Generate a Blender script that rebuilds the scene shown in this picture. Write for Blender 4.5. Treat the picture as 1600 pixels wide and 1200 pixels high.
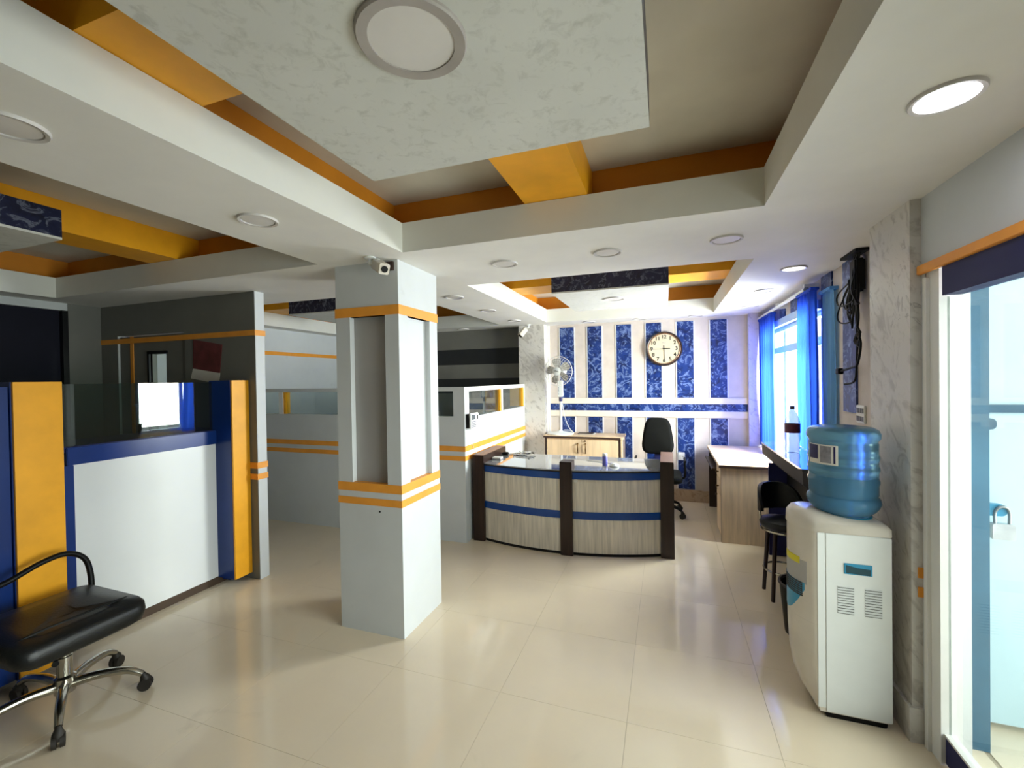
import bpy, bmesh, math, random
from mathutils import Vector, Matrix
random.seed(7)
for o in list(bpy.data.objects): bpy.data.objects.remove(o)
SC = bpy.context.scene
COL = SC.collection
PI = math.pi

# ---------------------------------------------------------------- camera
CAM_H = 1.6
def camera():
    f, yaw, pi_, ro = 681.27, -0.33807135, -0.01085388, -0.01536694
    fw = Vector((math.sin(yaw)*math.cos(pi_), math.cos(yaw)*math.cos(pi_), math.sin(pi_)))
    r = Vector((math.cos(yaw), -math.sin(yaw), 0)); u = r.cross(fw)
    r2 = math.cos(ro)*r + math.sin(ro)*u; u2 = -math.sin(ro)*r + math.cos(ro)*u
    cd = bpy.data.cameras.new('camera'); cd.sensor_width = 36; cd.lens = f/1600*36
    cd.clip_start = 0.02; cd.clip_end = 100
    co = bpy.data.objects.new('camera', cd); COL.objects.link(co)
    m = Matrix((r2, u2, -fw)).transposed().to_4x4(); m.translation = (0, 0, CAM_H)
    co.matrix_world = m
    SC.camera = co
camera()

# ---------------------------------------------------------------- world, daylight, exposure
w = bpy.data.worlds.new('overcast_sky'); SC.world = w; w.use_nodes = True
bg = w.node_tree.nodes['Background']; bg.inputs[0].default_value = (0.97, 0.98, 1.0, 1); bg.inputs[1].default_value = 1.3
def area(name, loc, direction, sx, sy, power, col=(1, 1, 1), spread=180):
    l = bpy.data.lights.new(name, 'AREA'); l.shape = 'RECTANGLE'; l.size = sx; l.size_y = sy
    l.energy = power; l.color = col; l.spread = math.radians(spread)
    o = bpy.data.objects.new(name, l); COL.objects.link(o); o.location = loc
    o.rotation_euler = Vector(direction).to_track_quat('-Z', 'Y').to_euler()
    return o
area('window_daylight', (1.75, 4.85, 1.60), (-1, 0, -0.12), 1.9, 1.5, 385, (1.0, 0.95, 0.90))
area('entrance_daylight', (2.75, 1.05, 1.35), (-1, 0.02, -0.05), 2.3, 2.0, 56, (1.0, 0.98, 0.96), 105)
VS = SC.view_settings
VS.view_transform = 'Standard'; VS.look = 'None'; VS.gamma = 1.0; VS.use_curve_mapping = False
VS.exposure = 0.78

# ---------------------------------------------------------------- materials
def lin(h):
    h = h.lstrip('#'); out = []
    for i in (0, 2, 4):
        c = int(h[i:i+2], 16)/255
        out.append(c/12.92 if c <= 0.04045 else ((c+0.055)/1.055)**2.4)
    return (*out, 1)
class NT:
    def __init__(s, name):
        s.m = bpy.data.materials.new(name); s.m.use_nodes = True; s.t = s.m.node_tree
        s.b = s.t.nodes['Principled BSDF']; s.out = s.t.nodes['Material Output']
    def n(s, typ, **kw):
        x = s.t.nodes.new(typ)
        for k, v in kw.items():
            if k.startswith('i_'): x.inputs[k[2:].replace('_', ' ')].default_value = v
            else: setattr(x, k, v)
        return x
    def l(s, a, b): s.t.links.new(a, b)
    def pos(s, scale=(1, 1, 1), rot=(0, 0, 0)):
        g = s.n('ShaderNodeNewGeometry'); mp = s.n('ShaderNodeMapping')
        mp.inputs['Scale'].default_value = scale; mp.inputs['Rotation'].default_value = rot
        s.l(g.outputs['Position'], mp.inputs['Vector']); return mp.outputs['Vector']
    def dpos(s, rot, scale):
        v = s.pos((1, 1, 1), rot); mp = s.n('ShaderNodeMapping'); mp.inputs['Scale'].default_value = scale
        s.l(v, mp.inputs['Vector']); return mp.outputs['Vector']
    def noise(s, vec, scale, detail=4, rough=0.55, dist=0.0):
        x = s.n('ShaderNodeTexNoise'); x.inputs['Scale'].default_value = scale; x.inputs['Detail'].default_value = detail
        x.inputs['Roughness'].default_value = rough; x.inputs['Distortion'].default_value = dist
        s.l(vec, x.inputs['Vector']); return x.outputs['Fac']
    def ramp(s, fac, stops):
        r = s.n('ShaderNodeValToRGB'); e = r.color_ramp.elements
        while len(e) > 2: e.remove(e[-1])
        for i, (p, c) in enumerate(stops):
            if i < 2: e[i].position = p; e[i].color = c
            else: q = e.new(p); q.color = c
        s.l(fac, r.inputs['Fac']); return r.outputs['Color']
    def mix(s, fac, a, b, mode='MIX'):
        x = s.n('ShaderNodeMix', data_type='RGBA', blend_type=mode)
        for sock, v in ((x.inputs['Factor'], fac), (x.inputs[6], a), (x.inputs[7], b)):
            if hasattr(v, 'is_linked'): s.l(v, sock)
            else: sock.default_value = v
        return x.outputs[2]
    def bump(s, fac, strength, dist=0.01):
        b = s.n('ShaderNodeBump'); b.inputs['Strength'].default_value = strength; b.inputs['Distance'].default_value = dist
        s.l(fac, b.inputs['Height']); s.l(b.outputs['Normal'], s.b.inputs['Normal'])
def setp(b, rough, metal=0, spec=0.5, coat=0, trans=0, ior=1.45):
    b.inputs['Roughness'].default_value = rough; b.inputs['Metallic'].default_value = metal
    b.inputs['Specular IOR Level'].default_value = spec; b.inputs['Coat Weight'].default_value = coat
    b.inputs['Transmission Weight'].default_value = trans; b.inputs['IOR'].default_value = ior
def mat(name, hexc, rough=0.5, metal=0, spec=0.5, var=0.06, scale=6, stretch=(1, 1, 1), bump=0, coat=0, trans=0, ior=1.45, dirt=None):
    n = NT(name); setp(n.b, rough, metal, spec, coat, trans, ior)
    c = lin(hexc); v = n.pos(stretch)
    f = n.noise(v, scale, 5)
    lo = tuple(max(0, x*(1-var*1.6)) for x in c[:3])+(1,); hi = tuple(min(1, x*(1+var)) for x in c[:3])+(1,)
    colr = n.ramp(f, [(0.3, lo), (0.7, hi)])
    if dirt:
        f2 = n.noise(n.pos(), dirt[1], 6, 0.65, 0.6)
        mask = n.ramp(f2, [(dirt[2], (0, 0, 0, 1)), (dirt[2]+0.18, (1, 1, 1, 1))])
        colr = n.mix(mask, colr, lin(dirt[0]))
    n.l(colr, n.b.inputs['Base Color'])
    if bump: n.bump(n.noise(n.pos(stretch), scale*6, 3), bump, 0.004)
    return n.m
def marble(name, base, vein, dark, rough=0.3, scale=1.0):
    n = NT(name); setp(n.b, rough)
    rot = (0.6, 0.6, 0.0)
    warp = n.noise(n.pos((1.2*scale,)*3), 2.0, 4, 0.6, 0.5)
    f = n.noise(n.dpos(rot, (7*scale, 7*scale, 1.3*scale)), 1.6, 6, 0.62, 0.9)
    c = n.ramp(f, [(0.36, lin(vein)), (0.46, lin(base)), (0.56, lin(base)), (0.66, lin(vein))])
    f2 = n.noise(n.dpos(rot, (9*scale, 9*scale, 1.1*scale)), 1.3, 5, 0.6, 1.6)
    m2 = n.ramp(f2, [(0.60, (0, 0, 0, 1)), (0.655, (1, 1, 1, 1)), (0.69, (0.25, 0.25, 0.25, 1))])
    m3 = n.ramp(warp, [(0.45, (0.05, 0.05, 0.05, 1)), (0.62, (0.8, 0.8, 0.8, 1))])
    c = n.mix(n.mix(1.0, m2, m3, 'MULTIPLY'), c, lin(dark))
    n.l(c, n.b.inputs['Base Color']); return n.m
def swirl(name, deep, mid, light, rough=0.35, scale=9.0):
    n = NT(name); setp(n.b, rough)
    v = n.pos()
    f = n.noise(v, scale, 6, 0.62, 1.2)
    c = n.ramp(f, [(0.36, lin(deep)), (0.50, lin(mid)), (0.58, lin(mid)), (0.72, lin(light))])
    w1 = n.noise(n.pos((1, 1, 1), (0.4, 0.3, 0.9)), scale*1.1, 5, 0.6, 3.0)
    k = n.ramp(w1, [(0.54, (0, 0, 0, 1)), (0.60, (0.8,)*3+(1,)), (0.66, (0.05,)*3+(1,))])
    c = n.mix(k, c, lin(light)); n.l(c, n.b.inputs['Base Color']); return n.m
def glass(name, tint, rough=0.0, refl=1.45, alpha=0.12):
    n = NT(name)
    t = n.n('ShaderNodeBsdfTransparent'); t.inputs[0].default_value = lin(tint)
    g = n.n('ShaderNodeBsdfGlossy'); g.inputs['Roughness'].default_value = rough; g.inputs[0].default_value = (1, 1, 1, 1)
    fr = n.n('ShaderNodeFresnel'); g2 = n.n('ShaderNodeNewGeometry'); mr = n.n('ShaderNodeMapRange')
    mr.inputs['To Min'].default_value = refl; mr.inputs['To Max'].default_value = 1/refl
    n.l(g2.outputs['Backfacing'], mr.inputs['Value']); n.l(mr.outputs['Result'], fr.inputs['IOR'])
    mx = n.n('ShaderNodeMixShader'); n.l(fr.outputs[0], mx.inputs[0]); n.l(t.outputs[0], mx.inputs[1]); n.l(g.outputs[0], mx.inputs[2])
    d = n.n('ShaderNodeBsdfDiffuse'); d.inputs[0].default_value = lin('#C8D8D6')
    mx2 = n.n('ShaderNodeMixShader'); mx2.inputs[0].default_value = alpha
    n.l(mx.outputs[0], mx2.inputs[1]); n.l(d.outputs[0], mx2.inputs[2]); n.l(mx2.outputs[0], n.out.inputs[0]); return n.m
def emit(name, hexc, strength):
    n = NT(name); n.b.inputs['Emission Color'].default_value = lin(hexc); n.b.inputs['Emission Strength'].default_value = strength
    n.b.inputs['Base Color'].default_value = lin(hexc); return n.m
def fabric(name, hexc, transl=0.45):
    n = NT(name); c = lin(hexc)
    f = n.noise(n.pos((6, 6, 0.3)), 8, 4)
    cc = n.ramp(f, [(0.3, tuple(x*0.75 for x in c[:3])+(1,)), (0.7, c)])
    n.l(cc, n.b.inputs['Base Color']); n.b.inputs['Roughness'].default_value = 0.75
    t = n.n('ShaderNodeBsdfTranslucent'); n.l(cc, t.inputs[0])
    mx = n.n('ShaderNodeMixShader'); mx.inputs[0].default_value = transl
    n.l(n.b.outputs[0], mx.inputs[1]); n.l(t.outputs[0], mx.inputs[2]); n.l(mx.outputs[0], n.out.inputs[0]); return n.m

MT = dict(
    soffit=mat('white_ceiling_paint', '#E6E4DE', 0.7, var=0.03, scale=3, bump=0.05),
    lip=mat('white_lip_paint', '#E2E2DA', 0.65, var=0.03, scale=3),
    slab=mat('beige_recess_paint', '#D6D0C2', 0.8, var=0.04, scale=4),
    orange=mat('orange_paint', '#F2AA1A', 0.45, var=0.07, scale=5),
    cove=mat('burnt_orange_paint', '#D0841A', 0.55, var=0.06, scale=5),
    stripe=mat('orange_stripe_paint', '#F0A03A', 0.45, var=0.05, scale=8),
    paint=mat('pale_grey_paint', '#CDD1D2', 0.42, var=0.03, scale=3, dirt=('#B4B6B4', 3.0, 0.66)),
    panelgrey=mat('mid_grey_laminate', '#A9A7A4', 0.5, var=0.04, scale=4),
    officeshade=mat('shade_darkened_grey_paint', '#75756F', 0.6, var=0.05, scale=3),  # darker grey puts the office's shade into the wall colour
    backshade=mat('shade_darkened_taupe_paint', '#77766F', 0.6, var=0.05, scale=4),  # same paint as the other walls, its shade put into the colour
    blackband=mat('charcoal_band_paint', '#26282A', 0.5, var=0.05),
    beige=mat('beige_wall_texture', '#D2C6BB', 0.6, var=0.05, scale=7),
    trimcream=mat('cream_moulding', '#EADFCF', 0.5, var=0.03),
    white=mat('white_paint', '#E6E6E2', 0.4, var=0.02),
    whiteplastic=mat('white_plastic', '#E2E5E2', 0.28, var=0.02, scale=8),
    beigeplastic=mat('aged_white_plastic', '#DAD2C4', 0.25, var=0.03, scale=8),
    navy=mat('navy_laminate', '#0B2F73', 0.28, var=0.06, scale=5),
    deepnavy=mat('deep_navy_board', '#1A1E54', 0.6, var=0.08, scale=5),
    nightnavy=mat('blackish_navy_door', '#090B20', 0.6, var=0.1, scale=5, spec=0.3),
    bluerail=mat('cobalt_laminate_band', '#0D418C', 0.25, var=0.05),
    whitepanel=mat('white_gloss_laminate', '#DCDFE0', 0.22, var=0.02, scale=2),
    plinth=mat('brown_plinth', '#4A3A2E', 0.5, var=0.1),
    darkwood=mat('dark_wenge_wood', '#2E1E18', 0.3, var=0.25, scale=5, stretch=(8, 8, 0.6)),
    litwoodtop=mat('window_lit_brown_wood', '#6B4E42', 0.35, var=0.15, scale=6, stretch=(6, 1, 6)),  # lighter brown carries the window's reflection on the post tops
    ash=mat('ash_strip_laminate', '#DAD1C0', 0.4, var=0.16, scale=7, stretch=(7, 7, 0.35)),
    maple=mat('pale_maple_laminate', '#E2C6A2', 0.38, var=0.10, scale=5, stretch=(5, 5, 0.5)),
    oak=mat('grey_oak_laminate', '#DAC4A8', 0.42, var=0.12, scale=6, stretch=(6, 6, 0.5)),
    desktop=mat('peach_desk_top', '#E6C8AA', 0.3, var=0.05, scale=5),
    edge=mat('dark_edge_banding', '#3A2A24', 0.45, var=0.1),
    black=mat('black_lacquer', '#0C0D10', 0.45, var=0.1, spec=0.3),
    blackleather=mat('black_leather', '#0E1112', 0.38, var=0.2, scale=20, bump=0.25),
    blackfabric=mat('black_mesh_fabric', '#0A0B09', 0.85, spec=0.2, var=0.15, scale=60, bump=0.3),
    blackplastic=mat('black_plastic', '#080808', 0.5, spec=0.25, var=0.1),
    rubber=mat('dark_rubber', '#26221E', 0.6, var=0.15),
    chrome=mat('brushed_chrome', '#B9B6AC', 0.22, metal=1, var=0.1, scale=20),
    steel=mat('grey_steel', '#9AA0A4', 0.35, metal=0.9, var=0.06),
    brass=mat('aged_brass', '#5A4326', 0.35, metal=0.9, var=0.15),
    deskglass=mat('grey_glass_top', '#8E9092', 0.05, var=0.08, scale=3, spec=0.7, coat=0.6),
    blacktop=mat('black_polished_top', '#3A3A3E', 0.08, var=0.05, spec=0.8, coat=1.0),
    apron=mat('charcoal_apron', '#4A4648', 0.75, var=0.08, spec=0.15),
    redwood=mat('dark_red_leg', '#33201E', 0.4, var=0.2),
    tile=mat('cream_polished_tile', '#E2D3BA', 0.10, var=0.035, scale=1.3, spec=0.5, dirt=('#D2C3AA', 2.2, 0.62)),
    grout=mat('tile_joint', '#B4A68F', 0.8, var=0.08, scale=10),
    skirting=marble('beige_marble_skirting', '#BFA88E', '#A98F74', '#8D7458', 0.3),
    marble=marble('white_veined_marble', '#D3CFC8', '#B4AFA8', '#8C8680', 0.3),
    marblelilac=marble('pale_lilac_marble', '#D6D0DC', '#C0B8CC', '#A49CB2', 0.3),
    bluemarble=swirl('blue_swirl_paint', '#0C1A45', '#183474', '#8398C6', scale=6.5),
    navymarble=swirl('navy_swirl_paint', '#0B0F24', '#161C3A', '#6C7284', scale=7.0),
    greymarble=mat('white_stippled_board', '#D3D4CE', 0.6, var=0.04, scale=3, dirt=('#BFC0B9', 24.0, 0.52)),
    bluecurtain=fabric('royal_blue_curtain', '#2F5EDC', 0.4),
    skycurtain=fabric('sky_blue_sheer', '#8CCBFF', 0.5),
    blueframe=mat('pale_blue_frame', '#A9C4E8', 0.35, var=0.04),
    glass=glass('clear_glass', '#F2F8F6', 0.0, 1.45, 0.0),
    doorglass=glass('greenish_door_glass', '#EEF4F2', 0.0, 1.2, 0.06),
    counterglass=glass('counter_glass', '#C4D2CE', 0.0, 1.6, 0.0),
    cubglass=glass('partition_glass', '#E2E8E8', 0.0, 1.4, 0.02),
    glassedge=mat('green_glass_edge', '#A9C4BE', 0.15, var=0.05),
    skybluedoor=mat('light_blue_steel', '#C2E0EA', 0.5, var=0.04, scale=3, dirt=('#8FB9CC', 2.0, 0.66)),
    tealpost=mat('teal_blue_steel', '#33617C', 0.5, var=0.15, scale=3),
    bottleblue=mat('water_bottle_plastic', '#86C4E2', 0.22, var=0.04, trans=0.75, ior=1.25),
    water=mat('blue_tinted_water', '#2A80B0', 0.1, var=0.08, trans=0.35, ior=1.33),
    tealplastic=mat('teal_plastic', '#2C8FB6', 0.35, var=0.06),
    tealdark=mat('dark_teal_recess', '#12424E', 0.5, var=0.1),
    yellow=mat('yellow_sticker', '#D8CC2A', 0.4, var=0.05),
    clearplastic=glass('clear_bottle_plastic', '#F2F4F6', 0.05, 1.25, 0.32),
    maroon=mat('maroon_label', '#5A1E36', 0.4, var=0.1, scale=30),
    maroondark=mat('maroon_poster_print', '#6E3434', 0.5, var=0.2, scale=12),
    paper=mat('white_paper', '#DEDBD2', 0.7, var=0.04, scale=12),
    greyprint=mat('grey_print', '#8A8890', 0.6, var=0.2, scale=40),
    navyprint=mat('navy_print', '#2C2A5A', 0.5, var=0.25, scale=40),
    clockface=mat('cream_clock_face', '#CFC4A8', 0.5, var=0.02),
    clockrim=mat('dark_clock_rim', '#2E211C', 0.3, var=0.1),
    clockgold=mat('rose_gold_ring', '#B08468', 0.25, metal=0.8, var=0.08),
    ink=mat('black_ink', '#1A1A18', 0.5, var=0.05),
    fanblade=mat('smoke_fan_blade', '#9A978F', 0.3, var=0.05),
    fanwire=mat('pale_wire', '#E8E6E0', 0.35, var=0.03),
    lightring=mat('light_trim_ring', '#C9C5C1', 0.4, var=0.03),
    diffuser=mat('unlit_diffuser', '#DAD6D2', 0.35, var=0.03, scale=8),
    bigring=mat('dusty_light_ring', '#A8A19B', 0.5, var=0.08, scale=10),
    lit=emit('lit_diffuser', '#F4F4FF', 22.0),
    dimlit=emit('glowing_diffuser', '#FFFAF2', 1.6),
    ridge=mat('grey_hole', '#3A3A38', 0.8),
    lilac=mat('lilac_plastic', '#6A6AB8', 0.4, var=0.05),
    screen=mat('grey_lcd', '#5C6468', 0.2, var=0.08),
    padlock=mat('padlock_steel', '#C4C8CA', 0.3, metal=0.7, var=0.1, scale=20),
)

# ---------------------------------------------------------------- builders
def wl(o):
    v = Vector((0, 0, 0))
    while o: v = v + Vector(o.location); o = o.parent
    return v
def mesh_ob(name, verts, faces, m, parent=None, smooth=False, bevel=0, seg=2, mats=None, fm=None):
    vs = [Vector(v) for v in verts]
    lo = Vector([min(v[i] for v in vs) for i in range(3)]); hi = Vector([max(v[i] for v in vs) for i in range(3)])
    c = (lo+hi)/2
    me = bpy.data.meshes.new(name); me.from_pydata([v-c for v in vs], [], faces)
    for q in (mats or [m]): me.materials.append(MT[q] if isinstance(q, str) else q)
    if fm: 
        for p, k in zip(me.polygons, fm): p.material_index = k
    b = bmesh.new(); b.from_mesh(me)
    bmesh.ops.recalc_face_normals(b, faces=b.faces)
    if bevel: bmesh.ops.bevel(b, geom=list(b.edges), offset=bevel, segments=seg, affect='EDGES', clamp_overlap=True)
    b.to_mesh(me); b.free()
    if smooth:
        for p in me.polygons: p.use_smooth = True
        try: me.set_sharp_from_angle(angle=math.radians(smooth if smooth > 1 else 40))
        except Exception: pass
    o = bpy.data.objects.new(name, me); COL.objects.link(o)
    if parent: o.parent = parent
    o.location = c - (wl(parent) if parent else Vector((0, 0, 0)))
    return o
BF = [(0, 1, 3, 2), (4, 6, 7, 5), (0, 4, 5, 1), (2, 3, 7, 6), (0, 2, 6, 4), (1, 5, 7, 3)]
def bv(x0, x1, y0, y1, z0, z1): return [(x, y, z) for x in (x0, x1) for y in (y0, y1) for z in (z0, z1)]
def bx(name, x0, x1, y0, y1, z0, z1, m, parent=None, bevel=0):
    return mesh_ob(name, bv(x0, x1, y0, y1, z0, z1), BF, m, parent, bevel=bevel)
def boxes(name, lst, m, parent=None, mats=None, idx=None):
    V, F, K = [], [], []
    for i, b in enumerate(lst):
        k = len(V); V += bv(*b); F += [tuple(k+q for q in f) for f in BF]; K += [idx[i] if idx else 0]*6
    return mesh_ob(name, V, F, m, parent, mats=mats, fm=K if idx else None)
def prism(name, poly, a0, a1, axis, m, parent=None, bevel=0, smooth=False):
    def P(p, a):
        return {'x': (a, p[0], p[1]), 'y': (p[0], a, p[1]), 'z': (p[0], p[1], a)}[axis]
    n = len(poly); V = [P(p, a0) for p in poly]+[P(p, a1) for p in poly]
    F = [tuple(range(n)), tuple(range(2*n-1, n-1, -1))]+[(i, (i+1) % n, n+(i+1) % n, n+i) for i in range(n)]
    return mesh_ob(name, V, F, m, parent, bevel=bevel, smooth=smooth)
def lathe(name, prof, c, m, parent=None, n=32, axis='z', smooth=40, arc=None, ring=False):
    V, F = [], []; c = Vector(c)
    a0, a1 = arc if arc else (0, 2*PI); full = arc is None
    k = n if full else n+1
    for r, h in prof:
        for i in range(k):
            a = a0+(a1-a0)*i/n; p = (r*math.cos(a), r*math.sin(a), h)
            if axis == 'y': p = (p[0], p[2], p[1])
            if axis == 'x': p = (p[2], p[0], p[1])
            V.append(c+Vector(p))
    for j in range(len(prof)-1):
        for i in range(n if full else n):
            i2 = (i+1) % k
            F.append((j*k+i, j*k+i2, (j+1)*k+i2, (j+1)*k+i))
    if ring and full:
        j = len(prof)-1
        for i in range(k): F.append((j*k+i, j*k+(i+1) % k, (i+1) % k, i))
    elif full:
        if prof[0][0] > 1e-5: F.append(tuple(range(k)))
        if prof[-1][0] > 1e-5: F.append(tuple(range((len(prof)-1)*k, len(prof)*k)))
    o = mesh_ob(name, V, F, m, parent, smooth=smooth)
    b = bmesh.new(); b.from_mesh(o.data); bmesh.ops.remove_doubles(b, verts=b.verts, dist=1e-5)
    bmesh.ops.recalc_face_normals(b, faces=b.faces); b.to_mesh(o.data); b.free()
    return o
def tube_geo(pts, rad, n=8, k0=0):
    P = [Vector(p) for p in pts]; R = rad if isinstance(rad, (list, tuple)) else [rad]*len(P)
    V, F = [], []; up = None
    for i, p in enumerate(P):
        t = (P[min(i+1, len(P)-1)]-P[max(i-1, 0)]).normalized()
        if up is None:
            up = Vector((0, 0, 1)) if abs(t.z) < 0.9 else Vector((1, 0, 0))
        s = t.cross(up).normalized(); up = s.cross(t).normalized()
        for j in range(n):
            a = 2*PI*j/n; V.append(p+R[i]*(math.cos(a)*s+math.sin(a)*up))
    for i in range(len(P)-1):
        for j in range(n):
            F.append((k0+i*n+j, k0+i*n+(j+1) % n, k0+(i+1)*n+(j+1) % n, k0+(i+1)*n+j))
    F.append(tuple(k0+j for j in range(n))); F.append(tuple(k0+(len(P)-1)*n+j for j in range(n)))
    return V, F
def tube(name, pts, rad, m, parent=None, n=8):
    V, F = tube_geo(pts, rad, n); return mesh_ob(name, V, F, m, parent, smooth=50)
def tubes(name, lst, m, parent=None, n=5):
    V, F = [], []
    for pts, r in lst:
        v, f = tube_geo(pts, r, n, len(V)); V += v; F += f
    return mesh_ob(name, V, F, m, parent, smooth=50)
def spline(pts, n=6):
    P = [Vector(p) for p in pts]; P = [2*P[0]-P[1]]+P+[2*P[-1]-P[-2]]; out = []
    for i in range(1, len(P)-2):
        for k in range(n):
            t = k/n; a, b, c, d = P[i-1:i+3]
            out.append(0.5*((2*b)+(c-a)*t+(2*a-5*b+4*c-d)*t*t+(3*b-a-3*c+d)*t**3))
    out.append(P[-2]); return out
def loft(name, rings, m, parent=None, smooth=45, caps=True):
    n = len(rings[0]); V = [v for r in rings for v in r]; F = []
    for i in range(len(rings)-1):
        for j in range(n): F.append((i*n+j, i*n+(j+1) % n, (i+1)*n+(j+1) % n, (i+1)*n+j))
    if caps: F += [tuple(range(n)), tuple(range((len(rings)-1)*n, len(rings)*n))]
    return mesh_ob(name, V, F, m, parent, smooth=smooth)
def thing(name, label, cat, loc=(0, 0, 0), group=None):
    o = bpy.data.objects.new(name, None); COL.objects.link(o); o.location = loc; o.empty_display_size = 0.05
    return tag(o, label, cat, group)
def tag(o, label, cat, group=None):
    o['label'] = label; o['category'] = cat
    if group: o['group'] = group
    return o
def struct(o, label=None):
    o['kind'] = 'structure'
    if label: o['label'] = label
    return o
def rrect(x0, x1, y0, y1, r, n=4):
    out = []
    for cx, cy, a in ((x1-r, y1-r, 0), (x0+r, y1-r, PI/2), (x0+r, y0+r, PI), (x1-r, y0+r, 1.5*PI)):
        for i in range(n+1):
            t = a+PI/2*i/n; out.append((cx+r*math.cos(t), cy+r*math.sin(t)))
    return out
def text_ob(name, s, size, m, parent, loc_w, rot):
    c = bpy.data.curves.new(name, 'FONT'); c.body = s; c.size = size; c.align_x = 'CENTER'; c.align_y = 'CENTER'; c.extrude = 0.0008; c.offset = 0.0012
    t = bpy.data.objects.new(name, c); COL.objects.link(t)
    dg = bpy.context.evaluated_depsgraph_get()
    me = bpy.data.meshes.new_from_object(t.evaluated_get(dg)); bpy.data.objects.remove(t); bpy.data.curves.remove(c)
    me.materials.clear(); me.materials.append(MT[m])
    o = bpy.data.objects.new(name, me); COL.objects.link(o); o.parent = parent
    o.location = Vector(loc_w)-wl(parent); o.rotation_euler = rot
    return o

# ================================================================ STRUCTURE
S, L, TC = 2.346, 2.516, 2.70           # soffit, lip top, recess ceiling
XL, XR, YN, YB = -5.10, 1.15, -2.60, 6.00
XD = 1.04                               # entrance wall plane
# floor: joint bed and one object per tile
floor = struct(bx('floor', XL, XR+0.12, YN, YB, -0.06, -0.003, 'grout'))
TS = 0.63
tm = None
ix = range(-8, 3); iy = range(-8, 7)
for i in ix:
    for j in iy:
        x0 = -0.185+i*TS; y0 = 2.06+j*TS
        a0, a1, b0, b1 = max(x0, XL), min(x0+TS, XR+0.1), max(y0, YN), min(y0+TS, YB)
        if a1-a0 < 0.05 or b1-b0 < 0.05: continue
        g = 0.0006
        if abs(a1-a0-TS) < 1e-6 and abs(b1-b0-TS) < 1e-6 and tm:
            o = bpy.data.objects.new('tile', tm); COL.objects.link(o); o.parent = floor
            o.location = Vector(((a0+a1)/2, (b0+b1)/2, -0.0015))-wl(floor)
        else:
            o = bx('tile', a0+g, a1-g, b0+g, b1-g, -0.003, 0.0, 'tile', floor)
            if abs(a1-a0-TS) < 1e-6 and abs(b1-b0-TS) < 1e-6: tm = o.data
# ceiling with four tray openings
TR = [(-1.432, 0.420, -0.49, 2.19), (-1.468, 0.543, 3.145, 5.60), (-4.85, -2.07, -0.49, 2.21), (-4.85, -2.13, 3.14, 5.60)]
def slab_holes(name, z0, z1, holes, mats, parent=None):
    xs = sorted({XL, XR+0.12}|{h[k] for h in holes for k in (0, 1)}); ys = sorted({YN, YB}|{h[k] for h in holes for k in (2, 3)})
    def solid(i, j):
        if i < 0 or j < 0 or i >= len(xs)-1 or j >= len(ys)-1: return None
        cx, cy = (xs[i]+xs[i+1])/2, (ys[j]+ys[j+1])/2
        return not any(h[0] < cx < h[1] and h[2] < cy < h[3] for h in holes)
    b = bmesh.new()
    def fc(p, k):
        f = b.faces.new([b.verts.new(q) for q in p]); f.material_index = k
    for i in range(len(xs)-1):
        for j in range(len(ys)-1):
            if not solid(i, j): continue
            x0, x1, y0, y1 = xs[i], xs[i+1], ys[j], ys[j+1]
            fc([(x0, y0, z0), (x0, y1, z0), (x1, y1, z0), (x1, y0, z0)], 0)
            fc([(x0, y0, z1), (x1, y0, z1), (x1, y1, z1), (x0, y1, z1)], 0)
            if not solid(i+1, j): fc([(x1, y0, z0), (x1, y1, z0), (x1, y1, z1), (x1, y0, z1)], 1)
            if not solid(i-1, j): fc([(x0, y0, z0), (x0, y0, z1), (x0, y1, z1), (x0, y1, z0)], 1)
            if not solid(i, j+1): fc([(x0, y1, z0), (x0, y1, z1), (x1, y1, z1), (x1, y1, z0)], 1)
            if not solid(i, j-1): fc([(x0, y0, z0), (x1, y0, z0), (x1, y0, z1), (x0, y0, z1)], 1)
    bmesh.ops.remove_doubles(b, verts=b.verts, dist=1e-5)
    me = bpy.data.meshes.new(name); b.to_mesh(me); b.free()
    for m in mats: me.materials.append(MT[m])
    o = bpy.data.objects.new(name, me); COL.objects.link(o)
    if parent: o.parent = parent
    return o
ceil = struct(slab_holes('ceiling', S, L, TR, ['soffit', 'lip']))
SB = 0.16
slab_holes('cove_wall', L+0.001, TC, [(h[0]-SB, h[1]+SB, h[2]-SB, h[3]+SB) for h in TR], ['soffit', 'cove'], ceil)
bx('tray_ceiling', XL, XR+0.12, YN, YB, TC+0.001, TC+0.06, 'slab', ceil)

# back wall of the reception, with proud blue stripes and mouldings
wb = struct(bx('wall_back', -1.56, XR+0.12, YB, YB+0.12, 0, S, 'beige'))
for a, b in ((-1.386, -1.187), (-1.0, -0.809), (-0.613, -0.421), (-0.234, -0.043), (0.145, 0.343), (0.537, 0.726)):
    bx('stripe_panel', a, b, YB-0.012, YB, 1.33, 2.306, 'bluemarble', wb)
    bx('stripe_panel', a, b, YB-0.012, YB, 0.16, 1.07, 'bluemarble', wb)
    for z0, z1 in ((1.33, 2.306), (0.16, 1.07)):
        for q in (a-0.014, b): bx('stripe_edge', q, q+0.014, YB-0.009, YB, z0, z1, 'white', wb)
bx('moulding', -1.55, 0.95, YB-0.022, YB, 1.250, 1.326, 'trimcream', wb, 0.006)
bx('stripe_band', -1.55, 0.95, YB-0.012, YB, 1.156, 1.250, 'bluemarble', wb)
bx('moulding', -1.55, 0.95, YB-0.022, YB, 1.074, 1.156, 'trimcream', wb, 0.006)
bb = struct(bx('baseboard_back', -1.55, 0.95, YB-0.015, YB, 0, 0.15, 'skirting'))
bx('corner_moulding', -1.565, -1.535, YB-0.03, YB, 0, S, 'white', wb)
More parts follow.
